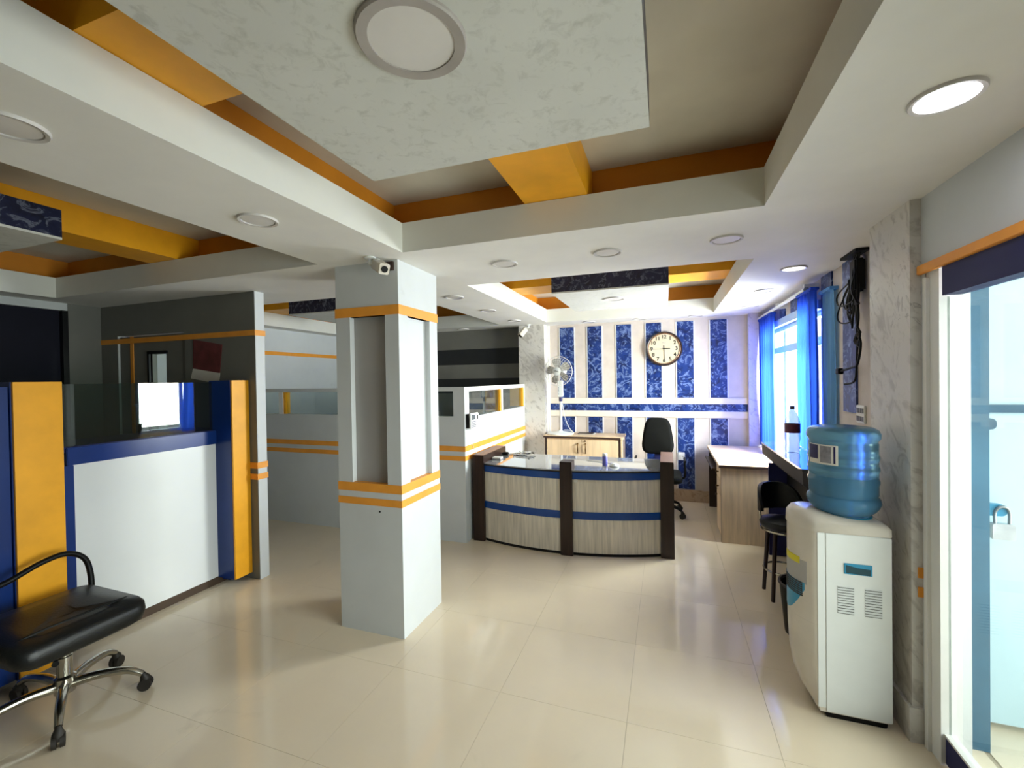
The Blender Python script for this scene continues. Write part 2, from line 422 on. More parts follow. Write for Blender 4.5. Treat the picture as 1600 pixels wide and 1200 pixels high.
bx('pilaster', 0.95, XR, YB-0.10, YB, 0, S, 'marblelilac', wb)
pl = struct(bx('wall_pier_left', -1.93, -1.565, 5.80, YB+0.12, 0, S, 'marble'))
pl.name = 'wall_pier_left'
wo = struct(bx('wall_back_office', XL-0.1, -1.93, YB, YB+0.12, 0, S, 'backshade'))
bx('charcoal_band', XL, -1.93, YB-0.006, YB, 1.83, 2.06, 'blackband', wo)
bx('charcoal_band', XL, -1.93, YB-0.006, YB, 1.40, 1.62, 'blackband', wo)
# left wall with dark door
wlf = struct(boxes('wall_left', [(XL-0.12, XL, YN, 1.45, 0, S), (XL-0.12, XL, 2.40, YB, 0, S), (XL-0.12, XL, 1.45, 2.40, 2.28, S)], 'paint'))
bx('office_shade_facing', XL, XL+0.004, 2.40, 2.645, 0, S, 'officeshade', wlf); bx('office_shade_facing', XL, XL+0.004, YN, 1.45, 0, S, 'officeshade', wlf)  # thin sheets with the office's shade put into their grey
bx('orange_band', XL, XL+0.006, 2.74, YB, 1.985, 2.035, 'stripe', wlf)
bx('orange_band', XL, XL+0.006, -1.0, 1.45, 1.985, 2.035, 'stripe', wlf)
d2 = struct(bx('door_2', XL-0.10, XL-0.04, 1.45, 2.40, 0, 2.28, 'nightnavy'))
bx('door_frame', XL-0.05, XL+0.01, 2.36, 2.40, 0, 2.28, 'black', d2)
bx('door_frame', XL-0.05, XL+0.01, 1.45, 1.49, 0, 2.28, 'black', d2)
tube('door_handle', [(XL-0.04, 1.6, 1.0), (XL+0.02, 1.6, 1.0), (XL+0.02, 1.72, 1.0)], 0.009, 'steel', d2)
# tall partition wall in front of the office, with a part-glazed door
TY0, TY1, TX = 2.65, 2.735, -3.13
tp = struct(boxes('wall_partition', [(XL, -4.86, TY0, TY1, 0, S), (-4.86, -3.95, TY0, TY1, 2.06, S), (-3.95, TX, TY0, TY1, 0, S)], 'paint'))
bx('office_shade_facing', XL, -4.86, TY0-0.004, TY0, 0, S, 'officeshade', tp); bx('office_shade_facing', -3.95, TX-0.002, TY0-0.004, TY0, 0, S, 'officeshade', tp); bx('office_shade_facing', -4.86, -3.95, TY0-0.004, TY0, 2.06, S, 'officeshade', tp)
bx('orange_band', XL, TX+0.005, TY0-0.009, TY1+0.005, 1.988, 2.032, 'stripe', tp)
for z0, z1 in ((0.905, 0.955), (0.815, 0.862)):
    bx('orange_band', -3.40, TX+0.005, TY0-0.009, TY1+0.005, z0, z1, 'stripe', tp)
d1 = struct(boxes('door_1', [(-4.85, -4.43, TY0+0.015, TY1-0.015, 0, 2.05), (-4.22, -3.96, TY0+0.015, TY1-0.015, 0, 2.05), (-4.43, -4.22, TY0+0.015, TY1-0.015, 0, 1.19), (-4.43, -4.22, TY0+0.015, TY1-0.015, 1.88, 2.05)], 'officeshade'))
bx('glass_pane', -4.43, -4.22, 2.688, 2.694, 1.19, 1.88, 'glass', d1)
bx('pane_frame', -4.455, -4.43, TY0, TY0+0.03, 1.17, 1.90, 'black', d1)
bx('pane_frame', -4.455, -4.20, TY0, TY0+0.03, 1.88, 1.905, 'black', d1)
bx('orange_band', -4.70, -4.66, TY0+0.008, TY0+0.016, 0.0, 2.05, 'stripe', d1)
tube('door_handle', [(-4.58, TY0+0.01, 1.415), (-4.58, TY0-0.03, 1.415), (-4.48, TY0-0.03, 1.415)], 0.009, 'steel', d1)
# right wall with window
WY0, WY1, WZ0, WZ1 = 3.99, 5.78, 0.80, 2.13
wr = struct(boxes('wall_right', [(XR, XR+0.12, 2.74, WY0, 0, S), (XR, XR+0.12, WY1, YB, 0, S), (XR, XR+0.12, WY0, WY1, 0, WZ0), (XR, XR+0.12, WY0, WY1, WZ1, S)], 'beige'))
for a, b in ((5.50, 5.70), (5.05, 5.26), (4.60, 4.84)): bx('stripe_panel', XR-0.010, XR, a, b, WZ1+0.01, S, 'bluemarble', wr)
bx('stripe_panel', XR-0.012, XR, 3.745, 3.965, 0.2, S, 'bluemarble', wr)
bx('stripe_panel', XR-0.012, XR, 3.325, 3.535, 1.35, S, 'bluemarble', wr)
win = struct(boxes('window_1', [(XR+0.03, XR+0.08, WY0, WY0+0.05, WZ0, WZ1), (XR+0.03, XR+0.08, WY1-0.05, WY1, WZ0, WZ1), (XR+0.03, XR+0.08, WY0, WY1, WZ1-0.06, WZ1), (XR+0.03, XR+0.08, WY0, WY1, WZ0, WZ0+0.05)], 'blueframe'))
for y in (5.30, 4.62): bx('mullion', XR+0.045, XR+0.065, y-0.03, y+0.03, WZ0+0.05, WZ1-0.06, 'blueframe', win)
bx('transom', XR+0.043, XR+0.067, WY0+0.05, WY1-0.05, 1.84, 1.91, 'blueframe', win)
for a, b in ((WY0+0.05, 4.59), (4.65, 5.27), (5.33, WY1-0.05)):
    for c, d in ((WZ0+0.05, 1.84), (1.91, WZ1-0.06)): bx('glass_pane', XR+0.053, XR+0.057, a, b, c, d, 'glass', win)
bx('window_head', XR-0.03, XR+0.02, WY0-0.02, WY1+0.02, WZ1-0.02, WZ1+0.05, 'blueframe', win)
# marble pier and entrance wall
wp = struct(bx('wall_pier_right', 1.0, 1.19, 2.35, 2.74, 0, S, 'marble'))
bx('pier_skirting', 0.985, 1.06, 2.335, 2.75, 0, 0.15, 'marble', wp)
for z0, z1 in ((0.715, 0.76), (0.632, 0.675)): bx('orange_band', 1.022, 1.06, 2.345, 2.35, z0, z1, 'stripe', wp)
we = struct(boxes('wall_entrance', [(XD, XR+0.12, 0.35, 2.35, 2.02, S), (XD, XR+0.12, YN, 0.35, 0, S), (XD, 1.19, 2.325, 2.35, 0, 2.02)], 'paint'))
bx('orange_band', XD-0.02, XD, 0.2, 2.345, 2.018, 2.056, 'stripe', we, 0.003)
d3 = struct(boxes('door_3', [(XD+0.005, XD+0.075, 2.235, 2.325, 0.0, 2.02)], 'white'))
bx('door_jamb_bead', XD-0.008, XD+0.02, 2.30, 2.325, 0.0, 2.0, 'white', d3)
bx('door_header', XD-0.004, XD+0.06, 0.40, 2.195, 1.905, 2.018, 'deepnavy', d3)
for a, b in ((1.33, 2.235), (0.40, 1.30)):
    leaf = bx('bottom_rail', XD+0.02, XD+0.05, a, b, 0.01, 0.12, 'deepnavy', d3)
    bx('glass_pane', XD+0.031, XD+0.039, a, b, 0.12, 1.905, 'doorglass', d3)
    bx('rail_trim', XD+0.016, XD+0.054, a, b, 0.12, 0.130, 'white', d3)
bx('door_jamb', XD, XD+0.07, 0.35, 0.40, 0, 2.02, 'white', d3)
# near wall behind the viewer
wn = struct(bx('wall_near', XL, XR+0.12, YN-0.12, YN, 0, S, 'paint'))
# landing outside the entrance
fl = struct(bx('floor_landing', XR+0.12, 2.6, -0.3, 2.6, -0.06, 0.0, 'tile'))
cl = struct(bx('ceiling_landing', XR+0.12, 2.6, -0.3, 2.68, 2.52, 2.6, 'soffit'))  # unseen, added to cut the sky light on the landing
wld = struct(bx('wall_landing', 1.19, 3.2, 2.58, 2.68, 0, 2.5, 'white'))
d4 = struct(bx('door_4', 1.275, 2.35, 2.535, 2.575, 0.03, 2.3, 'skybluedoor'))
bx('door_post', 1.195, 1.272, 2.37, 2.45, 0, 2.3, 'tealpost', d4)
bx('door_rail', 1.275, 2.35, 2.52, 2.535, 1.42, 1.455, 'tealpost', d4)
prism('slide_bolt', rrect(1.27, 1.375, 1.345, 1.395, 0.02), 2.515, 2.535, 'y', 'tealpost', d4)
prism('hasp', rrect(1.29, 1.385, 0.975, 1.025, 0.02), 2.47, 2.50, 'y', 'tealplastic', d4)

# square column
cx0, cx1, cy0, cy1 = -2.015, -1.540, 2.300, 2.777
col = struct(bx('wall_column', cx0+0.04, cx1-0.04, cy0+0.04, cy1-0.04, 0, S, 'panelgrey'))
bx('lower_casing', cx0, cx1, cy0, cy1, 0, 0.952, 'paint', col)
bx('upper_casing', cx0, cx1, cy0, cy1, 2.012, S, 'paint', col)
def stile(a, b, c, d): bx('stile', a, b, c, d, 0.952, 2.012, 'paint', col)
d_ = 0.04
stile(cx0, -1.905, cy0, cy0+d_); stile(-1.640, cx1, cy0, cy0+d_)
stile(cx1-d_, cx1, cy0+d_, 2.40); stile(cx1-d_, cx1, 2.672, cy1)
stile(cx0, cx0+d_, cy0+d_, cy1); stile(cx0+d_, cx1-d_, cy1-d_, cy1)
bx('inset_panel', cx1-0.0405, cx1-0.034, 2.402, 2.67, 0.953, 2.011, 'paint', col)
for z0, z1 in ((2.012, 2.072), (0.900, 0.954), (0.816, 0.860)):
    bx('orange_band', cx0-0.004, cx1+0.004, cy0-0.004, cy1+0.004, z0, z1, 'stripe', col)
lathe('screw_hole', [(0.006, 0), (0.0, 0.0)], (-1.70, cy0-0.003, 0.78), 'ridge', col, n=10, axis='y')

# ================================================================ half-height cubicle partition
PX, PY, PZ = -1.853, 3.860, 1.530
cp = thing('cubicle_partition', 'pale grey half-height cubicle partition with glazed top row and orange double stripe', 'partition', (PX, PY, 0))
bx('lower_board', XL, PX-0.0, PY, PY+0.08, 0, 1.240, 'paint', cp)
bx('lower_board', PX-0.08, PX, PY+0.082, 4.905, 0, 1.225, 'paint', cp)
bx('lower_board', PX-0.08, PX, 4.912, 5.795, 0, 1.225, 'paint', cp)
bx('top_rail', XL, PX, PY, PY+0.08, 1.490, PZ, 'paint', cp)
bx('top_rail', PX-0.08, PX, PY+0.081, 5.795, 1.485, PZ, 'white', cp)
for a, b in ((-4.20, -4.16), (-3.05, -3.0)): bx('post', a-0.02, b, PY, PY+0.08, 1.24, 1.49, 'white', cp)
bx('post', -1.975, PX, PY, PY+0.08, 1.24, 1.49, 'paint', cp)
bx('post', PX-0.08, PX, PY+0.081, PY+0.105, 1.225, 1.485, 'white', cp)
bx('post', PX-0.08, PX, 4.885, 4.935, 1.225, 1.485, 'white', cp)
bx('post', PX-0.08, PX, 5.775, 5.795, 1.225, 1.485, 'white', cp)
for y in (4.855, 5.745): bx('orange_reveal', PX-0.20, PX-0.012, y, y+0.03, 1.226, 1.484, 'orange', cp)
bx('orange_reveal', -4.16, -4.13, PY+0.012, PY+0.078, 1.241, 1.489, 'orange', cp)
for a, b in ((XL, -4.22), (-4.13, -3.07), (-3.0, -1.975)): bx('glass_pane', a, b, PY+0.035, PY+0.041, 1.24, 1.49, 'cubglass', cp)
for a, b in ((PY+0.105, 4.855), (4.935, 5.745)): bx('glass_pane', PX-0.045, PX-0.039, a, b, 1.225, 1.485, 'cubglass', cp)
for z0, z1 in ((0.898, 0.950), (0.806, 0.852)):
    bx('orange_band', XL, PX+0.004, PY-0.004, PY, z0, z1, 'stripe', cp)
    bx('orange_band', PX, PX+0.004, PY, 5.795, z0, z1, 'stripe', cp)

# ================================================================ hanging ceiling panels and cross beams
def panel(label, x0, x1, y0, y1, z0=2.36):
    t = thing('ceiling_panel', label, 'ceiling panel', ((x0+x1)/2, (y0+y1)/2, z0), 'drop panels in the ceiling trays')
    bx('face_board', x0, x1, y0, y1, z0, z0+0.012, 'greymarble', t)
    zt_ = L-0.002
    bx('side_board', x0, x1, y0, y0+0.02, z0+0.012, zt_, 'navymarble', t); bx('side_board', x0, x1, y1-0.02, y1, z0+0.012, zt_, 'navymarble', t)
    bx('side_board', x0, x0+0.02, y0+0.02, y1-0.02, z0+0.012, zt_, 'navymarble', t); bx('side_board', x1-0.02, x1, y0+0.02, y1-0.02, z0+0.012, zt_, 'navymarble', t)
    bx('top_board', x0+0.02, x1-0.02, y0+0.02, y1-0.02, zt_-0.012, zt_, 'slab', t)
    return t
panel('stippled white drop panel with a big round light nearest the viewer', -1.035, -0.037, 0.30, 1.40)
panel('white drop panel with dark navy sides above the reception desk', -0.955, 0.036, 3.82, 4.93)
panel('drop panel with navy side in the dim tray over the service counter', -3.95, -2.95, 0.28, 1.375)
panel('navy-sided drop panel in the far tray behind the column', -4.0, -3.0, 3.82, 4.93)
def beam(label, x0, x1, y0, y1):
    o = bx('cross_beam', x0, x1, y0, y1, L+0.002, TC, 'orange'); tag(o, label, 'ceiling beam', 'orange beams across the ceiling trays')
e = SB
beam('orange beam from the far tray edge to the stippled panel', -0.685, -0.357, 1.10, 2.19+e)
beam('orange beam left of the stippled panel above the long white fascia', -1.432-e, -0.80, 0.70, 1.035)
beam('orange beam right of the navy-sided panel over reception', -0.20, 0.543+e, 4.19, 4.56)
beam('orange beam left of the navy-sided panel over reception', -1.468-e, -0.72, 4.19, 4.56)
beam('orange beam in the dim tray running to its far edge', -3.66, -3.36, 1.10, 2.21+e)
beam('orange beam at the left frame edge of the dim tray', -3.2, -2.07+e, 0.66, 1.0)
beam('orange beam left end of the far tray panel behind the column', -4.85-e, -3.75, 4.19, 4.56)

# ---------------------------------------------------------------- recessed round lights
def downlight(x, y, z, r, label, lit=None, big=False):
    t = thing('ceiling_light', label, 'ceiling light', (x, y, z), 'round recessed lights')
    lathe('trim_ring', [(r, 0), (r, -0.006), (r*0.97, -0.010), (r*(0.78 if big else 0.84), -0.008), (r*(0.77 if big else 0.83), 0)], (x, y, z), 'bigring' if big else 'lightring', t, 40, ring=True)
    lathe('diffuser', [(r*0.80, -0.001), (r*0.80, -0.005), (r*0.4, -0.0065), (0, -0.007)], (x, y, z), lit or 'diffuser', t, 32)
    return t
t = downlight(-0.523, 0.852, 2.36, 0.122, 'large dusty round light set in the stippled ceiling panel', None, True)
downlight(-0.455, 4.29, 2.36, 0.10, 'round light in the navy-sided panel over reception')
downlight(0.723, 1.509, S, 0.080, 'glowing round light above the entrance door', 'lit')
for x, y, lab, m in (
    (-0.965, 2.64, 'unlit round light just right of the column top', None),
    (-0.316, 2.64, 'unlit round light on the white band, middle of three before the reception tray', None),
    (0.322, 2.64, 'unlit round light at the right corner of the big ceiling tray', None),
    (0.855, 3.54, 'faintly glowing round light above the cable bundle', 'dimlit'),
    (0.830, 4.35, 'second round light along the window side of the soffit', None),
    (0.870, 5.27, 'round light at the far end of the window side soffit', None),
    (-1.744, 1.503, 'unlit round light on the soffit left of the security camera', None),
    (-1.752, 0.708, 'unlit round light cut by the left frame edge', None),
    (-1.776, 3.53, 'nearest round light above the cubicle on the narrow soffit', None),
    (-1.790, 4.36, 'middle round light above the cubicle on the narrow soffit', None),
    (-1.800, 5.25, 'furthest round light on the narrow soffit by the marble pier', None),
    (-2.78, 5.80, 'small round light near the dark office wall', None),
    (-0.95, 5.80, 'round light above the left blue stripes at the back', None),
    (-0.30, 5.80, 'round light above the third blue stripe at the back', None),
    (0.36, 5.80, 'round light above the wall clock at the back', None)):
    downlight(x, y, S, 0.083, lab, m)

# ================================================================ service counter on the left
CX = -3.39
sc = thing('service_counter', 'white fronted service counter in a navy frame with two orange pillars', 'counter', (CX-0.2, 1.9, 0))
bx('front_panel', CX-0.02, CX, 1.60, 2.495, 0.06, 1.125, 'whitepanel', sc)
bx('plinth', CX-0.05, CX-0.004, 0.9, 2.64, 0, 0.058, 'plinth', sc)
bx('top_rail', CX-0.05, CX+0.012, 1.57, 2.53, 1.122, 1.228, 'navy', sc, 0.004)
bx('frame_stile', CX-0.05, CX+0.012, 1.485, 1.602, 0.06, 1.122, 'navy', sc, 0.003)
bx('frame_stile', CX-0.05, CX+0.006, 2.497, 2.53, 0.06, 1.122, 'blackplastic', sc)
bx('pillar_return', CX-0.05, CX+0.075, 2.531, 2.575, 0.02, 1.228, 'navy', sc, 0.003)
def pillar(a, b, name='orange_pillar'):
    p = bx(name, CX-0.06, -3.222, a, b, 0.055, 1.625, 'navy', sc)
    bx('orange_face', -3.221, -3.205, a+0.004, b-0.004, 0.055, 1.625, 'orange', p)
pillar(2.49, 2.645); pillar(1.275, 1.48)
bx('frame_stile', CX-0.05, -3.235, 0.95, 1.272, 0.06, 1.60, 'navy', sc)
bx('worktop', CX-0.45, CX-0.01, 0.95, 2.62, 1.20, 1.232, 'deepnavy', sc)
bx('glass_screen', CX-0.036, CX-0.028, 1.50, 2.555, 1.233, 1.612, 'counterglass', sc)
bx('glass_edge', CX-0.038, CX-0.026, 2.555, 2.561, 1.233, 1.612, 'glassedge', sc)
# crooked poster on the partition wall
pt = thing('poster', 'crooked maroon poster with white lower strip on the partition wall', 'poster', (-3.68, TY0-0.004, 1.83))
prism('maroon_print', [(-3.845, 1.735), (-3.530, 1.690), (-3.495, 1.928), (-3.835, 1.985)], TY0-0.010, TY0-0.004, 'y', 'maroondark', pt)
prism('white_strip', [(-3.875, 1.650), (-3.545, 1.600), (-3.528, 1.690), (-3.845, 1.735)], TY0-0.010, TY0-0.004, 'y', 'paper', pt)

# ================================================================ reception desk
def circ(a, b, c):
    ax, ay = a; bx_, by = b; cx, cy = c
    d = 2*(ax*(by-cy)+bx_*(cy-ay)+cx*(ay-by))
    ux = ((ax*ax+ay*ay)*(by-cy)+(bx_*bx_+by*by)*(cy-ay)+(cx*cx+cy*cy)*(ay-by))/d
    uy = ((ax*ax+ay*ay)*(cx-bx_)+(bx_*bx_+by*by)*(ax-cx)+(cx*cx+cy*cy)*(bx_-ax))/d
    return ux, uy, math.hypot(ax-ux, ay-uy)
DA, DM, DB = (-1.70, 3.985), (-0.855, 3.875), (-0.05, 4.075)
ux, uy, DR = circ(DA, DM, DB)
def ang(p): return math.atan2(p[1]-uy, p[0]-ux)
def arcbox(name, p, q, r0, r1, z0, z1, m, parent, n=14):
    a, b = ang(p), ang(q); V, F = [], []
    for i in range(n+1):
        t = a+(b-a)*i/n
        for r in (r0, r1):
            for z in (z0, z1): V.append((ux+r*math.cos(t), uy+r*math.sin(t), z))
    for i in range(n):
        k = 4*i
        F += [(k, k+4, k+5, k+1), (k+2, k+3, k+7, k+6), (k+1, k+5, k+7, k+3), (k, k+2, k+6, k+4)]
    F += [(0, 1, 3, 2), (4*n, 4*n+2, 4*n+3, 4*n+1)]
    return mesh_ob(name, V, F, m, parent, smooth=30)
rd = thing('reception_desk', 'curved reception desk with ash front, blue bands and dark wood posts', 'desk', (-0.86, 4.2, 0))
ML, MR = (-0.912, 3.88), (-0.800, 3.88)
for p, q in ((DA, ML), (MR, DB)):
    arcbox('plinth', p, q, DR-0.02, DR-0.008, 0, 0.028, 'black', rd)
    arcbox('front_panel', p, q, DR-0.022, DR, 0.028, 0.332, 'ash', rd)
    arcbox('blue_band', p, q, DR-0.022, DR+0.006, 0.332, 0.398, 'bluerail', rd)
    arcbox('front_panel', p, q, DR-0.022, DR, 0.398, 0.690, 'ash', rd)
    arcbox('blue_band', p, q, DR-0.022, DR+0.008, 0.690, 0.752, 'bluerail', rd)
bx('end_panel', -0.052, 0.062, 4.045, 4.60, 0.0, 0.848, 'darkwood', rd, 0.003)
bx('end_panel', -1.822, -1.702, 3.955, 4.60, 0.0, 0.848, 'darkwood', rd, 0.003)
bx('lit_end_top', -0.050, 0.060, 4.048, 4.598, 0.8485, 0.8525, 'litwoodtop', rd)  # thin sheet of dark wood lightened for the window's reflection
bx('lit_end_top', -1.820, -1.704, 3.958, 4.598, 0.8485, 0.8525, 'litwoodtop', rd)
bx('middle_post', -0.912, -0.800, 3.850, 3.985, 0.0, 0.848, 'darkwood', rd, 0.003)
a0, a1 = ang(DA), ang(DB)
poly = [(ux+(DR+0.012)*math.cos(a0+(a1-a0)*i/20), uy+(DR+0.012)*math.sin(a0+(a1-a0)*i/20)) for i in range(21)]+[(-0.053, 4.60), (-1.70, 4.60)]
prism('table_board', poly, 0.7525, 0.764, 'z', 'black', rd)
prism('glass_top', poly, 0.7645, 0.774, 'z', 'deskglass', rd)
bx('back_board', -1.70, -0.053, 4.50, 4.518, 0.03, 0.752, 'darkwood', rd)
prism('sticker', rrect(-0.782, -0.750, 0.668, 0.692, 0.004), 3.862, 3.872, 'y', 'paper', rd)
# items on the desk
t = thing('lilac_canister', 'small lilac cylinder standing on the reception desk', 'canister', (-0.545, 4.16, 0.774))
lathe('body', [(0.023, 0.0), (0.024, 0.004), (0.024, 0.085), (0.022, 0.088)], (-0.545, 4.16, 0.774), 'lilac', t, 20)
lathe('cap', [(0.021, 0.0882), (0.023, 0.092), (0.023, 0.110), (0.018, 0.114), (0, 0.114)], (-0.545, 4.16, 0.774), 'white', t, 20)
t = thing('computer_mouse', 'white oval mouse beside the lilac cylinder on the desk', 'mouse', (-0.455, 4.13, 0.774))
lathe('shell', [(0.042, 0.0), (0.046, 0.008), (0.040, 0.02), (0.022, 0.028), (0, 0.03)], (-0.455, 4.13, 0.774), 'whiteplastic', t, 24)
tube('cable', spline([(-0.455, 4.17, 0.7785), (-0.47, 4.25, 0.7785), (-0.60, 4.30, 0.7785), (-0.75, 4.36, 0.7785)]), 0.003, 'fanwire', t, 6)
bx('wheel', -0.459, -0.451, 4.095, 4.115, 0.79, 0.800, 'greyprint', t)
t = thing('note_pad', 'small white pad at the left end of the reception desk', 'pad', (-1.64, 4.20, 0.774))
bx('cover', -1.695, -1.60, 4.16, 4.24, 0.7745, 0.782, 'greyprint', t); bx('pages', -1.693, -1.602, 4.162, 4.238, 0.7825, 0.797, 'paper', t)
def cablemess(name, label, cx, cy, z, n, rr, m, parent=None, r=0.0028):
    t = thing(name, label, 'cable', (cx, cy, z))
    for k in range(n):
        pts = [(cx+random.uniform(-rr, rr), cy+random.uniform(-rr*0.5, rr*0.5), z+0.004+random.random()*0.03) for _ in range(6)]
        tube('cable', spline(pts, 5), r, m if k % 3 else 'blackplastic', t, 6)
    return t
cablemess('cable_tangle', 'tangle of thin white cables at the back of the reception desk', -1.44, 4.50, 0.775, 7, 0.14, 'fanwire')
t = thing('power_adapter', 'black power adapter among cables on the reception desk', 'adapter', (-1.655, 4.46, 0.774))
bx('case', -1.685, -1.625, 4.43, 4.49, 0.7745, 0.806, 'blackplastic', t, 0.006); tube('cord', spline([(-1.625, 4.46, 0.785), (-1.58, 4.5, 0.778), (-1.50, 4.44, 0.778)]), 0.003, 'blackplastic', t, 6)

# attendance device on the cubicle corner
t = thing('attendance_terminal', 'white keypad terminal mounted on the cubicle partition corner', 'terminal', (PX, 3.98, 1.13))
bx('back_plate', PX, PX+0.035, 3.885, 4.075, 1.125, 1.262, 'blackplastic', t, 0.004)
bx('front_cover', PX+0.035, PX+0.055, 3.885, 4.075, 1.115, 1.270, 'whiteplastic', t, 0.006)
bx('display', PX+0.055, PX+0.057, 3.905, 3.985, 1.205, 1.255, 'screen', t)
bx('sensor', PX+0.055, PX+0.058, 4.03, 4.055, 1.205, 1.245, 'ridge', t)
for i in range(4):
    for j in range(4): bx('key', PX+0.055, PX+0.058, 3.905+j*0.027, 3.923+j*0.027, 1.130+i*0.017, 1.140+i*0.017, 'greyprint', t)
tube('cord', spline([(PX+0.02, 3.96, 1.12), (PX+0.012, 3.98, 1.0), (PX+0.012, 4.05, 0.9), (PX+0.02, 4.12, 0.82)]), 0.0025, 'fanwire', t, 6)

# ================================================================ wall clock
CK = Vector((-0.011, YB-0.012, 1.963))
t = thing('wall_clock', 'round wall clock with dark rim and cream face', 'clock', CK)
lathe('rim', [(0.20, 0), (0.222, -0.012), (0.222, -0.04), (0.208, -0.055), (0.200, -0.05), (0.198, -0.03)], CK, 'clockrim', t, 56, 'y', ring=True)
lathe('inner_ring', [(0.1995, -0.030), (0.2, -0.048), (0.193, -0.050), (0.188, -0.0345)], CK, 'clockgold', t, 56, 'y', ring=True)
lathe('dial', [(0.197, -0.030), (0.196, -0.034), (0, -0.034)], CK, 'clockface', t, 56, 'y')
for h in range(1, 13):
    a = PI/2-h*PI/6
    text_ob('numeral', str(h), 0.066, 'ink', t, CK+Vector((0.152*math.cos(a), -0.0355, 0.152*math.sin(a))), (PI/2, 0, 0))
def hand(name, a, l, back, w0):
    d = Vector((math.cos(a), 0, math.sin(a))); s = Vector((-d.z, 0, d.x))
    pts = [CK+d*(-back)+s*w0, CK+d*(-back)-s*w0, CK+d*l-s*w0*0.5, CK+d*l+s*w0*0.5]
    V = [p+Vector((0, -0.037, 0)) for p in pts]+[p+Vector((0, -0.039, 0)) for p in pts]
    mesh_ob(name, V, [(0, 1, 2, 3), (7, 6, 5, 4), (0, 4, 5, 1), (1, 5, 6, 2), (2, 6, 7, 3), (3, 7, 4, 0)], 'ink', t)
hand('hour_hand', math.radians(0), 0.075, 0.015, 0.008); hand('minute_hand', math.radians(-88), 0.148, 0.04, 0.005); hand('second_hand', math.radians(182), 0.185, 0.03, 0.0022)
lathe('hub', [(0.009, -0.037), (0.009, -0.042), (0, -0.043)], CK, 'ink', t, 16, 'y')
tube('maker_mark', spline([CK+Vector((-0.02, -0.0355, 0.075)), CK+Vector((-0.005, -0.0355, 0.08)), CK+Vector((0.004, -0.0355, 0.072)), CK+Vector((0.02, -0.0355, 0.08))], 4), 0.0012, 'greyprint', t, 5)

# ================================================================ back cabinet
t = thing('storage_cabinet', 'pale maple two-door cabinet with dark edges below the blue stripes', 'cabinet', (-1.02, 5.78, 0))
x0, x1, yf, zt = -1.515, -0.515, 5.585, 0.852
bx('carcass', x0+0.02, x1-0.02, yf+0.02, YB-0.02, 0.06, zt-0.03, 'maple', t)
bx('top_board', x0-0.015, x1+0.012, yf-0.01, YB-0.016, zt-0.028, zt, 'maple', t)
bx('edge_strip', x0-0.016, x1-0.02, yf-0.012, yf-0.0105, zt-0.028, zt-0.006, 'edge', t)
bx('side_frame', x0, x0+0.025, yf, yf+0.04, 0.0, zt-0.029, 'edge', t)
bx('side_frame', x1-0.045, x1-0.02, yf, yf+0.04, 0.0, zt-0.029, 'edge', t)
bx('side_panel', x1-0.019, x1, yf-0.005, YB-0.02, 0.0, zt-0.029, 'maple', t)
bx('side_panel', x0-0.004, x0-0.001, yf, YB-0.02, 0.0, zt-0.029, 'maple', t)
xm = (x0+x1)/2-0.01
for a, b, hx in ((x0+0.03, xm-0.002, xm-0.05), (xm+0.002, x1-0.05, xm+0.05)):
    d = bx('door', a, b, yf-0.002, yf+0.018, 0.08, zt-0.045, 'maple', t)
    tube('handle', spline([(hx, yf-0.003, 0.76), (hx, yf-0.022, 0.74), (hx, yf-0.024, 0.70), (hx, yf-0.022, 0.66), (hx, yf-0.003, 0.635)], 4), [0.008]*4+[0.006]*4+[0.008]*4+[0.006]*4+[0.009], 'brass', d)
lathe('key_lock', [(0.012, 0), (0.012, -0.006), (0.005, -0.02), (0, -0.02)], (xm+0.045, yf-0.002, 0.79), 'brass', t, 12, 'y')
t = thing('document_stack', 'small dark paper stack on the maple cabinet beside the fan', 'papers', (-1.0, 5.82, zt))
for k, (dx, m) in enumerate(((0, 'greyprint'), (0.015, 'paper'), (-0.01, 'edge'))): bx('sheet', -1.10+dx, -0.90+dx, 5.75, 5.90, zt+0.001+k*0.005, zt+0.005+k*0.005, m, t)

# ================================================================ pedestal fan
FX, FY, FZ = -1.345, 5.77, 0.852
t = thing('pedestal_fan', 'white pedestal fan with round wire cage standing on the maple cabinet', 'fan', (FX, FY, FZ))
lathe('base', [(0.175, 0.0), (0.18, 0.008), (0.172, 0.018), (0.08, 0.032), (0.035, 0.040), (0.026, 0.055), (0, 0.055)], (FX, FY, FZ), 'whiteplastic', t, 40)
lathe('pole', [(0.017, 0.05), (0.017, 0.50)], (FX+0.01, FY, FZ), 'whiteplastic', t, 16)
lathe('pole_collar', [(0.02, 0.44), (0.024, 0.45), (0.024, 0.50), (0.02, 0.51)], (FX+0.01, FY, FZ), 'navyprint', t, 16)
prism('control_box', rrect(FX-0.022, FX+0.042, FZ+0.50, FZ+0.72, 0.02), FY-0.03, FY+0.03, 'y', 'whiteplastic', t)
for k in range(4): lathe('button', [(0.006, -0.03), (0.006, -0.037), (0, -0.038)], (FX-0.010, FY, FZ+0.54+k*0.028), 'navyprint', t, 10, 'y')
hc = Vector((-1.345, 5.70, 1.700)); n = Vector((-0.18, -1.0, -0.02)).normalized()
q = n.to_track_quat('Z', 'Y'); 
def H(u, v, d): return hc+q@Vector((u, v, d))
def hring(name, r, d, tr, m, parent): 
    pts = [H(r*math.cos(a), r*math.sin(a), d) for a in [2*PI*i/36 for i in range(37)]]
    return tube(name, pts, tr, m, parent, 6)
